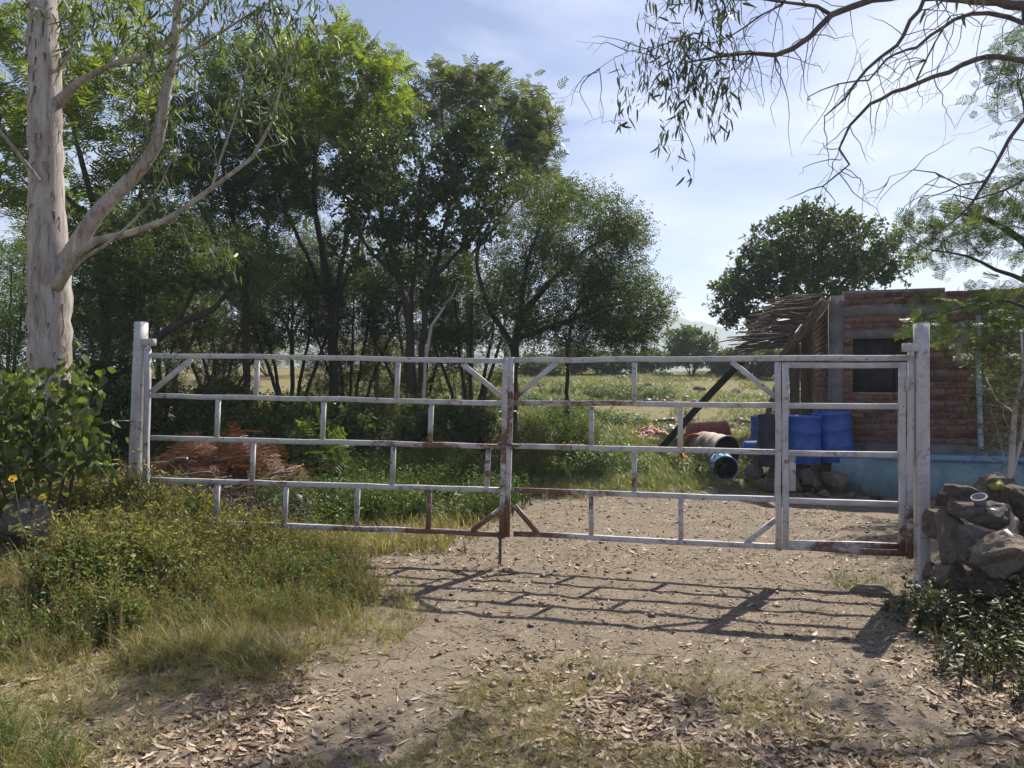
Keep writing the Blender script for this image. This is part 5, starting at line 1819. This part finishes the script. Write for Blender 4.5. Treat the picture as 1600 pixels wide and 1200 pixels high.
# sapling with white stems at the right edge
tree('white_stem_sapling', 'sapling with thin white forked stems at the right edge beyond the wall', 'tree', 13,
     [[tb(1572, 6.6, .032), (1576, 740, 6.6, .03), (1582, 690, 6.6, .028), (1588, 640, 6.6, .022), (1600, 580, 6.6, .014), (1596, 520, 6.6, .008)],
      [(1576, 760, 6.6, .022), (1592, 690, 6.62, .02), (1606, 640, 6.6, .015), (1640, 590, 6.6, .008)],
      [(1592, 650, 6.6, .010), (1560, 625, 6.55, .008), (1540, 590, 6.5, .005)]],
     [(1570, 610, 6.6, 40, 50, .35, 44), (1610, 570, 6.6, 50, 60, .4, 40), (1555, 680, 6.7, 24, 60, .25, 24), (1630, 660, 6.6, 40, 60, .3, 24)],
     'small', 700, .12, M['palebark'], M['L_mid'], None, tip=.0022, step=.14, spread=.05)

# ------------------------------------------------------------------ brush pile
bp = empty('brush_pile', (-3.0, 9.3, hz(-3, 9.3)), 'heap of dried reddish-brown fronds over cut sticks behind the left leaf', 'brush pile')
rng = np.random.default_rng(77)
n = 1700
lumps = np.array([(-4.35, 9.75, .50, .30), (-3.95, 9.6, .78, .34), (-3.5, 9.8, .86, .36), (-3.15, 9.55, .80, .30), (-2.85, 9.8, .48, .24), (-3.6, 9.2, .42, .4)])
ix = rng.integers(0, len(lumps), n)
x = lumps[ix, 0] + rng.normal(0, 1, n) * lumps[ix, 3] * .75; y = lumps[ix, 1] + rng.normal(0, .26, n)
dome = (lumps[None, :, 2] * np.exp(-((x[:, None] - lumps[None, :, 0]) / lumps[None, :, 3]) ** 2 - ((y[:, None] - lumps[None, :, 1]) / .42) ** 2)).max(1)
zz = hgt(x, y) + .10 + dome * rng.uniform(.6, 1.05, n)
d = unit(np.stack([rng.normal(0, .7, n), rng.normal(-.45, .6, n), rng.normal(-.75, .5, n)], -1))
mb = MB()
R = frames(d, rng=rng)
TF = feather_tmpl(50, 13, .30, .022)
scatter(mb, TF, np.stack([x, y, zz], -1), R, rng.uniform(.16, .50, n))
tag(mb.build('dried_fronds', M['brownfrond'], bp), kind='stuff')
for k in range(70):
    c0 = np.array([rng.uniform(-4.2, -2.5), rng.uniform(8.3, 9.4), 0]); L = rng.uniform(.35, 1.3)
    a = rng.normal(0, .55); t_ = rng.normal(0, .12)
    d_ = np.array([math.cos(a), math.sin(a), math.sin(t_)]) * L / 2
    c0[2] = hz(c0[0], c0[1]) + rng.uniform(.03, .12 + .30 * max(0, (c0[1] - 8.3)))
    r0 = rng.choice([.006, .009, .014, .022], p=[.4, .35, .18, .07])
    pts = np.array([c0 - d_, c0 + rng.normal(0, .03, 3), c0 + d_])
    pts[:, 2] = np.maximum(pts[:, 2], hgt(pts[:, 0], pts[:, 1]) + r0)
    MB().add(*tube_geo(pts, np.array([r0, r0 * .9, r0 * .6]), 6)).build('stick', M['stick'], bp, True)
for (a, b, r0) in (((195, 733, 9.1), (293, 716, 8.85), .026), ((300, 758, 8.8), (425, 748, 8.7), .018), ((230, 748, 8.7), (330, 738, 8.8), .016), ((360, 765, 8.6), (455, 735, 8.9), .014)):
    p0, p1 = P(*a), P(*b)
    t_ = np.linspace(0, 1, 7)[:, None]
    pts = p0 + (p1 - p0) * t_ + rng.normal(0, .012, (7, 3))
    o = MB().add(*tube_geo(pts, r0 * np.array([1.15, 1.0, 1.08, .95, 1.0, .88, .8]), 8)).build('log', M['stick'], bp, True)
    e_ = unit(pts[-1] - pts[-2])
    MB().add(*tube_geo(np.array([pts[-1] - e_ * .004, pts[-1] + e_ * .004]), np.array([r0 * .7, r0 * .7]), 8)).build('cut_end', M['cutwood'], o)
# inner dark mass of fine twigs below
mb = MB()
n = 1100
x = rng.uniform(-4.3, -2.2, n); y = rng.normal(8.45, .38, n)
p0 = np.stack([x, y, hgt(x, y) + rng.uniform(0, .34, n)], -1)
for k in range(n):
    d_ = unit(rng.normal(0, 1, 3) * np.array([1, .8, .3])) * rng.uniform(.1, .35)
    mb.add(*tube_geo(np.array([p0[k], p0[k] + d_]), np.array([.0055, .003]), 3, False)[:2])
tag(mb.build('twigs', M['barkgrey'], bp), kind='stuff')


# ------------------------------------------------------------------ grasses, weeds, litter
def tuft_tmpl(seed, n=12, w=.012, bend=.5, spread=.35):
    r = np.random.default_rng(seed)
    parts = []
    for i in range(n):
        a = r.uniform(0, 6.283); h = r.uniform(.45, 1.0); b = bend * r.uniform(.3, 1.4) * h
        o = r.normal(0, .06, 2) * spread * 2
        dx, dy = math.cos(a), math.sin(a)
        sx, sy = -dy * w / 2, dx * w / 2
        V = []
        for t, wf in ((0, 1), (.4, .9), (.75, .6), (1.0, .08)):
            cx, cy, cz = o[0] + dx * b * t * t, o[1] + dy * b * t * t, h * t * (1 - .25 * b * t)
            V += [(cx - sx * wf, cy - sy * wf, cz), (cx + sx * wf, cy + sy * wf, cz)]
        parts.append((np.array(V), [np.array([(2 * q, 2 * q + 1, 2 * q + 3, 2 * q + 2) for q in range(3)])]))
    return merge(parts)


def weed_tmpl(seed, leafL=.075, leafW=.022, stems=6, nl=20):
    """bushy weed, unit height: thin stems with small leaves"""
    r = np.random.default_rng(seed)
    parts = []
    for s in range(stems):
        a = r.uniform(0, 6.283); h = r.uniform(.55, 1.0); le = r.uniform(.15, .55) * h
        dx, dy = math.cos(a), math.sin(a)
        path = np.array([(dx * le * t * t, dy * le * t * t, h * t) for t in (0, .35, .7, 1.0)])
        V, Q, _ = tube_geo(path, np.array([.008, .006, .005, .002]), 3, False)
        parts.append((V, [Q]))
        for k in range(nl):
            t = r.uniform(.12, 1.0)
            p = np.array([dx * le * t * t, dy * le * t * t, h * t])
            # short side twig offset
            b = r.uniform(0, 6.283); ln = r.uniform(.0, .13) * (1.2 - t)
            p = p + np.array([math.cos(b) * ln, math.sin(b) * ln, r.normal(0, .02)])
            V, Fs = quad_leaf(leafL * r.uniform(.6, 1.3), leafW * r.uniform(.7, 1.3), .2, 0, r.uniform(-.3, .5))
            V = V @ rot_e(r.normal(0, .5), r.uniform(-.9, .3), r.uniform(0, 6.283)).T + p
            parts.append((V, Fs))
    return merge(parts)


TUFT = [tuft_tmpl(s, 9 + s % 4, .011 + .005 * (s % 3), .35 + .2 * (s % 4)) for s in range(8)]
TUFTF = [tuft_tmpl(s + 20, 9, .03, .6, .6) for s in range(4)]
WEED = [weed_tmpl(s) for s in range(6)]
WEEDL = [weed_tmpl(s + 40, .13, .055, 4, 12) for s in range(4)]


def gn_scatter(name, tmpls, mat, pos, R, sc, tid, smooth=False):
    """one object whose points carry instances of the template meshes (geometry nodes)"""
    n = len(pos)
    me = bpy.data.meshes.new(name)
    me.vertices.add(n)
    me.vertices.foreach_set('co', pos.astype(np.float32).ravel())
    eul = np.stack([np.arctan2(R[:, 2, 1], R[:, 2, 2]), np.arcsin(np.clip(-R[:, 2, 0], -1, 1)), np.arctan2(R[:, 1, 0], R[:, 0, 0])], -1)
    sc = np.asarray(sc, float)
    if sc.ndim == 1:
        sc = sc[:, None].repeat(3, 1)
    for nm, dat in (('rot', eul), ('scl', sc)):
        at = me.attributes.new(nm, 'FLOAT_VECTOR', 'POINT')
        at.data.foreach_set('vector', dat.astype(np.float32).ravel())
    at = me.attributes.new('tid', 'INT', 'POINT')
    at.data.foreach_set('value', tid.astype(np.int32))
    me.materials.append(mat)
    o = bpy.data.objects.new(name, me)
    link(o)
    ng = bpy.data.node_groups.new(name + '_scatter', 'GeometryNodeTree')
    ng.interface.new_socket('Geometry', in_out='INPUT', socket_type='NodeSocketGeometry')
    ng.interface.new_socket('Geometry', in_out='OUTPUT', socket_type='NodeSocketGeometry')
    N, Lk = ng.nodes, ng.links
    gi, go = N.new('NodeGroupInput'), N.new('NodeGroupOutput')
    jn = N.new('GeometryNodeJoinGeometry')

    def attr(nm, ty):
        q = N.new('GeometryNodeInputNamedAttribute'); q.data_type = ty
        q.inputs['Name'].default_value = nm
        return q.outputs['Attribute']
    e2r = N.new('FunctionNodeEulerToRotation')
    Lk.new(attr('rot', 'FLOAT_VECTOR'), e2r.inputs[0])
    scl = attr('scl', 'FLOAT_VECTOR'); ti = attr('tid', 'INT')
    for k, (V, Fs) in enumerate(tmpls):
        tm = make_mesh(name + '_piece', MB().add(V, *Fs), (0, 0, 0), smooth)
        tm.materials.append(mat)
        to = bpy.data.objects.new(name + '_piece', tm)
        oi = N.new('GeometryNodeObjectInfo'); oi.inputs['Object'].default_value = to
        cp = N.new('FunctionNodeCompare'); cp.data_type = 'INT'; cp.operation = 'EQUAL'
        ins = [i for i in cp.inputs if i.enabled]
        Lk.new(ti, ins[0]); ins[1].default_value = k
        ip = N.new('GeometryNodeInstanceOnPoints')
        Lk.new(gi.outputs[0], ip.inputs['Points'])
        Lk.new(cp.outputs[0], ip.inputs['Selection'])
        Lk.new(oi.outputs['Geometry'], ip.inputs['Instance'])
        Lk.new(e2r.outputs[0], ip.inputs['Rotation'])
        Lk.new(scl, ip.inputs['Scale'])
        Lk.new(ip.outputs[0], jn.inputs[0])
    Lk.new(jn.outputs[0], go.inputs[0])
    md = o.modifiers.new('scatter', 'NODES')
    md.node_group = ng
    return o


def plant(name, tmpls, pos_xy, h, mat, label, cat, seed, sink=.01, wide=1.0, tilt=.12):
    r = np.random.default_rng(seed)
    n = len(pos_xy)
    x, y = pos_xy[:, 0], pos_xy[:, 1]
    pos = np.stack([x, y, hgt(x, y) - sink], -1)
    yaw = r.uniform(0, 6.283, n)
    up = unit(np.array([0, 0, 1.0]) + r.normal(0, tilt, (n, 3)))
    d = np.stack([np.cos(yaw), np.sin(yaw), np.zeros(n)], -1)
    yv = unit(np.cross(up, d)); xv = np.cross(yv, up)
    R = np.stack([xv, yv, up], -1)
    o = gn_scatter(name, tmpls, mat, pos, R, np.stack([h * wide, h * wide, h], -1), r.integers(0, len(tmpls), n))
    return tag(o, label, cat, kind='stuff')


def sample(n, x0, x1, y0, y1, dens, seed):
    r = np.random.default_rng(seed)
    out = []
    tot = 0
    while tot < n:
        x = r.uniform(x0, x1, n * 3); y = r.uniform(y0, y1, n * 3)
        k = r.uniform(0, 1, n * 3) < dens(x, y)
        out.append(np.stack([x[k], y[k]], -1)); tot += k.sum()
        if len(out) > 60: break
    return np.concatenate(out)[:n]


def edge_x(y):
    """right edge of the grass verge before the gate"""
    return np.interp(y, [3.0, 3.63, 4.37, 5.5, 6.4, 7.2, 8.0], [-2.15, -1.65, -1.25, -.90, -1.25, -1.5, -1.2])


def verge(x, y, soft=.25):
    return sstep(soft, -soft, x - edge_x(y) + .35 * (vnoise(x * 2.1, y * 2.1, 31) - .5))


def clear_of(x, y, cx, cy, rx, ry):
    return sstep(.8, 1.15, np.sqrt(((x - cx) / rx) ** 2 + ((y - cy) / ry) ** 2))


def near_boulder(x, y):
    return clear_of(x, y, -3.65, 5.65, .52, .70)


def near_barrel(x, y):
    return clear_of(x, y, 3.55, 12.55, .42, .75)


# tall weeds by the left gate leaf
def d_tall(x, y):
    v = verge(x, y, .15) * near_boulder(x, y)
    return v * sstep(3.9, 5.9, y + 1.6 * (vnoise(x * 1.6, y * 1.6, 33) - .5)) * sstep(7.6, 7.0, y)


def h_tall(p, r):
    x, y = p[:, 0], p[:, 1]
    h = np.interp(x, [-4.6, -3.6, -3.0, -2.2, -1.6, -.9], [.46, .60, .76, .46, .30, .22])
    h = h * sstep(3.0, 6.3, y)
    return h * r.uniform(.40, 1.1, len(p)) * (.55 + .75 * vnoise(x * 2.3, y * 2.3, 35))


r = np.random.default_rng(500)
p = sample(2500, -5.2, -.7, 3.8, 7.6, d_tall, 501)
plant('tall_weeds', WEED, p, h_tall(p, r), M['weed'], 'tangle of tall olive weeds growing through the left gate leaf', 'weeds', 502, wide=.9)
p = sample(1000, -5.0, -.8, 4.2, 7.4, lambda x, y: d_tall(x, y) * sstep(.5, .62, vnoise(x * 1.1, y * 1.1, 37)), 503)
plant('green_weeds', WEEDL, p, h_tall(p, r) * .8, M['weedgreen'], 'fresher green weeds among the tall tangle left of the track', 'weeds', 504)
p = sample(1300, -5.0, -.8, 3.4, 7.4, lambda x, y: verge(x, y) * sstep(3.2, 5.4, y) * near_boulder(x, y), 505)
plant('dry_stalks', TUFT, p, h_tall(p, r) * .95 + .1, M['straw'], 'dry pale grass stalks among the tall weeds', 'grass', 506, wide=.55)
# short grass of the left verge
p = sample(12000, -5.0, -.6, 2.9, 6.2, lambda x, y: verge(x, y, .6) * np.clip(1.9 * vnoise(x * 2.9, y * 2.9, 41) - .45, .04, 1), 507)
plant('verge_grass', TUFT, p, r.uniform(.04, .16, len(p)) * (.5 + .9 * vnoise(p[:, 0] * 2, p[:, 1] * 2, 42)), M['grass'], 'short mixed grass of the verge at the lower left', 'grass', 508, wide=1.5, tilt=.38)
p = sample(900, -5.0, -1.1, 3.0, 5.8, lambda x, y: verge(x, y, .3) * sstep(.5, .65, vnoise(x * 1.9, y * 1.9, 43)), 509)
plant('verge_herbs', WEED, p, r.uniform(.06, .17, len(p)), M['weedgreen'], 'low green herbs in the verge grass at the lower left', 'herbs', 510, wide=1.3)
# tufts in the litter at the bottom
p = sample(3200, -2.0, 3.0, 2.9, 5.0, lambda x, y: sstep(4.7, 3.8, y) * sstep(.54, .68, vnoise(x * 1.7 + 4, y * 2.2, 44)) * sstep(2.4, .6, x), 511)
plant('track_tufts', TUFT, p, r.uniform(.025, .08, len(p)), M['grass'], 'sparse green and straw tufts in the leaf litter at the bottom', 'grass', 512, wide=1.6)
# behind the gate: left side grass
p = sample(8000, -4.6, 1.2, 7.2, 13.5, lambda x, y: np.clip(sstep(-.2, -1.1, x - .12 * (y - 8)) * .9 + sstep(10.6, 12.0, y), 0, 1) * (.3 + .7 * vnoise(x * 1.4, y * 1.4, 45)), 513)
plant('inner_grass', TUFTF, p, r.uniform(.10, .28, len(p)), M['grass'], 'green and straw grass inside the gate on the left', 'grass', 514, wide=1.0)
p = sample(1100, -2.6, 2.4, 8.2, 14.5, lambda x, y: np.clip(sstep(-.3, -1.0, x - .12 * (y - 8)) + sstep(11.2, 12.4, y) * .8, 0, 1) * sstep(.42, .6, vnoise(x * .9, y * .9, 46)), 515)
plant('inner_weeds', WEEDL, p, r.uniform(.16, .45, len(p)), M['weedgreen'], 'leafy green weeds inside the gate below the shaded bushes', 'weeds', 516, wide=1.1)
p = sample(900, -3.0, .3, 8.6, 12.6, lambda x, y: sstep(.1, -.5, x - .12 * (y - 8)) * sstep(.3, .6, vnoise(x * 1.3 + 9, y * 1.3, 56)), 555)
plant('inner_herbs', WEED, p, r.uniform(.25, .62, len(p)), M['weedgreen'], 'bushy bright herbs behind the lower rails of the left leaf', 'herbs', 556, wide=1.0)
# grass around the drums and on the field
p = sample(8000, 0, 5.2, 11.0, 17.5, lambda x, y: near_barrel(x, y) * sstep(10.8, 12.2, y) * (.3 + .7 * vnoise(x, y, 47)), 517)
plant('drum_grass', TUFTF, p, r.uniform(.08, .26, len(p)), M['grassfield'], 'grass around the lying drums and the black beam', 'grass', 518, wide=1.3)
p = sample(26000, -8, 16, 14, 46, lambda x, y: np.clip(1.7 * vnoise(x * .55, y * .4, 48) - .25, .05, 1) * np.clip(22 / y, 0, 1) ** .5, 519)
plant('field_grass', TUFTF, p, r.uniform(.08, .27, len(p)) * (.5 + 1.0 * vnoise(p[:, 0] * .4, p[:, 1] * .25, 49)), M['grassfield'], 'sunlit grass of the rising field behind the gate', 'grass', 520, wide=2.0)
p = sample(1300, -3, 9, 12.0, 30, lambda x, y: near_barrel(x, y) * sstep(.55, .7, vnoise(x * .6, y * .4, 50)), 521)
plant('field_herbs', WEEDL, p, r.uniform(.25, .55, len(p)), M['weedgreen'], 'scattered green herb clumps across the field', 'herbs', 522, wide=1.4)
# weeds along the right wall
def d_right(x, y):
    ed = np.interp(y, [2.8, 4.0, 5.0, 6.2], [2.35, 2.45, 2.6, 2.85])
    return sstep(-.1, .25, x - ed + .3 * (vnoise(x * 3, y * 3, 51) - .5)) * sstep(6.0, 5.6, y)
p = sample(430, 2.2, 4.2, 2.9, 6.0, lambda x, y: d_right(x, y) * sstep(5.7, 4.9, y + .4 * (x - 2.9)), 523)
plant('wall_weeds', WEEDL, p, r.uniform(.14, .42, len(p)), M['weedshade'], 'shaded weeds growing along the foot of the boulder wall', 'weeds', 524, wide=1.1)
p = sample(500, 2.2, 4.2, 2.9, 6.0, d_right, 525)
plant('wall_grass', TUFT, p, r.uniform(.08, .22, len(p)), M['grass'], 'shaded grass at the foot of the boulder wall', 'grass', 526, wide=1.1)
p = sample(60, 2.45, 3.0, 5.95, 6.45, lambda x, y: x * 0 + 1, 527)
plant('wicket_grass', TUFT, p, r.uniform(.06, .13, len(p)), M['weedgreen'], 'fresh green grass blades under the wicket door', 'grass', 528, wide=1.3)


# fallen leaves
def litter_tmpl(seed):
    r = np.random.default_rng(seed)
    cu = r.uniform(-.35, .35); rise = r.uniform(.05, .30); W = r.uniform(.16, .30)
    tw = r.uniform(-.8, .8)
    V = []
    xs = np.linspace(-.5, .5, 5); ws = np.array([.06, .75, 1.0, .7, .04]) * W / 2
    for x, w in zip(xs, ws):
        z = rise * (4 * x * x - .3) * .5 + .06; y0 = cu * x * x
        a = tw * x * 1.6
        V += [(x, y0 - w * math.cos(a), z - w * math.sin(a) + .3 * w), (x, y0, z), (x, y0 + w * math.cos(a), z + w * math.sin(a) + .3 * w)]
    Q = []
    for i in range(4):
        Q += [(3 * i, 3 * i + 3, 3 * i + 4, 3 * i + 1), (3 * i + 1, 3 * i + 4, 3 * i + 5, 3 * i + 2)]
    return np.array(V), [np.array(Q)]


LIT = [litter_tmpl(s) for s in range(14)]
p1 = sample(18000, -4.0, 3.6, 2.8, 7.5, lambda x, y: np.clip(sstep(5.0, 3.3, y) * .95 + .06, 0, 1) * (.06 + .94 * np.clip(1.7 * vnoise(x * 1.6, y * 1.6, 61) * (.5 + vnoise(x * 5, y * 5, 64)) - .32, 0, 1)) * (1 - .45 * verge(x, y)), 530)
p2 = sample(4500, -1.4, 4.2, 6.5, 11.0, lambda x, y: .25 + .75 * sstep(.4, -.9, x) * vnoise(x * 2, y * 2, 62), 531)
p3 = sample(420, 2.2, 3.4, 2.9, 5.2, lambda x, y: x * 0 + 1, 532)
pa = np.concatenate([p1, p2, p3])
n = len(pa)
yaw = r.uniform(0, 6.283, n)
up = unit(np.array([0, 0, 1.0]) + r.normal(0, .30, (n, 3)))
d = np.stack([np.cos(yaw), np.sin(yaw), np.zeros(n)], -1)
yv = unit(np.cross(up, d)); xv = np.cross(yv, up)
R = np.stack([xv, yv, up], -1)
s = (.018 + .075 * r.random(n) ** 1.7) * np.where(r.random(n) < .08, 1.45, 1.0)
w = r.integers(0, len(LIT), n)
pos = np.stack([pa[:, 0], pa[:, 1], hgt(pa[:, 0], pa[:, 1]) + .001], -1)
o = gn_scatter('fallen_leaves', LIT, M['litter'], pos, R, np.stack([s, s * r.uniform(.6, 1.3, n), s * r.uniform(.6, 1.3, n)], -1), w, True)
tag(o, 'dry fallen eucalyptus leaves strewn over the track', 'leaf litter', kind='stuff')

# crushed straw and leaf crumbs
CR = [quad_leaf(1.0, .22 + .1 * k, .25, -.5, .1 * k) for k in range(4)]
p = sample(26000, -4.2, 4.0, 2.8, 10.5, lambda x, y: np.clip(6.0 / y, 0, 1) ** 2 * np.clip(1.5 * vnoise(x * 1.4 + 3, y * 1.4, 65) - .1, .1, 1), 545)
n = len(p)
yaw = r.uniform(0, 6.283, n)
up = unit(np.array([0, 0, 1.0]) + r.normal(0, .25, (n, 3)))
d = np.stack([np.cos(yaw), np.sin(yaw), np.zeros(n)], -1)
yv = unit(np.cross(up, d)); xv = np.cross(yv, up)
sz = .010 + .03 * r.random(n) ** 2
o = gn_scatter('leaf_crumbs', CR, M['litter'], np.stack([p[:, 0], p[:, 1], hgt(p[:, 0], p[:, 1]) + .004], -1), np.stack([xv, yv, up], -1), sz, r.integers(0, 4, n))
tag(o, 'crushed straw and leaf crumbs on the dirt', 'litter', kind='stuff')

# gravel and clods
PEB = [(lambda VT: (VT[0], [VT[1]]))(rock_geo(700 + k, (1, .8, .6), 0, 3, .12)) for k in range(6)]
p = sample(9000, -2.6, 4.4, 2.8, 12.0, lambda x, y: (1 - .8 * verge(x, y)) * (.2 + .8 * vnoise(x * 1.3, y * 1.3, 63)), 540)
n = len(p)
w = r.integers(0, 6, n)
sz = .004 + .012 * r.random(n) ** 3 + .022 * (r.random(n) < .03)
pos = np.stack([p[:, 0], p[:, 1], hgt(p[:, 0], p[:, 1]) + sz * .15], -1)
yaw = r.uniform(0, 6.283, n)
R = frames(np.stack([np.cos(yaw), np.sin(yaw), np.zeros(n)], -1), rng=r)
M['clod'] = leaf_mat('gravel_and_clods', (0.045, 0.034, 0.028), (0.13, 0.10, 0.08), (0.30, 0.25, 0.20), 0.0)
tag(gn_scatter('gravel', PEB, M['clod'], pos, R, sz, w), 'small dark stones and clods on the dirt track', 'gravel', kind='stuff')
p = sample(300, -4, 13, 18, 42, lambda x, y: sstep(.45, .7, vnoise(x * .5, y * .3, 71)) * sstep(0, 6, x + 2), 543)
n = len(p)
sz = .05 + .16 * r.random(n) ** 2
yaw = r.uniform(0, 6.283, n)
R = frames(np.stack([np.cos(yaw), np.sin(yaw), np.zeros(n)], -1), rng=r)
PEB2 = [(lambda VT: (VT[0], [VT[1]]))(rock_geo(720 + k, (1, .8, .7), 1, 8, .12)) for k in range(4)]
tag(gn_scatter('field_rubble', PEB2, M['clod'], np.stack([p[:, 0], p[:, 1], hgt(p[:, 0], p[:, 1]) + sz * .3], -1), R, sz, r.integers(0, 4, n)), 'small dark stones strewn over the rising field', 'rubble', kind='stuff')
# twigs on the track
mb = MB()
p = sample(420, -2.6, 3.6, 2.9, 8.5, lambda x, y: sstep(8, 4, y) * .9 + .1, 541)
for k in range(len(p)):
    a = r.uniform(0, 6.283); L = r.uniform(.05, .22)
    x0, y0 = p[k]
    pts = np.array([(x0 + math.cos(a) * L * t + r.normal(0, .006), y0 + math.sin(a) * L * t + r.normal(0, .006), 0) for t in (0, .5, 1)])
    pts[:, 2] = hgt(pts[:, 0], pts[:, 1]) + .008
    mb.add(*tube_geo(pts, np.array([.0025, .0022, .0015]), 4, False)[:2])
tag(mb.build('fallen_twigs', M['stick']), 'thin dry twigs scattered on the track', 'twigs', kind='stuff')
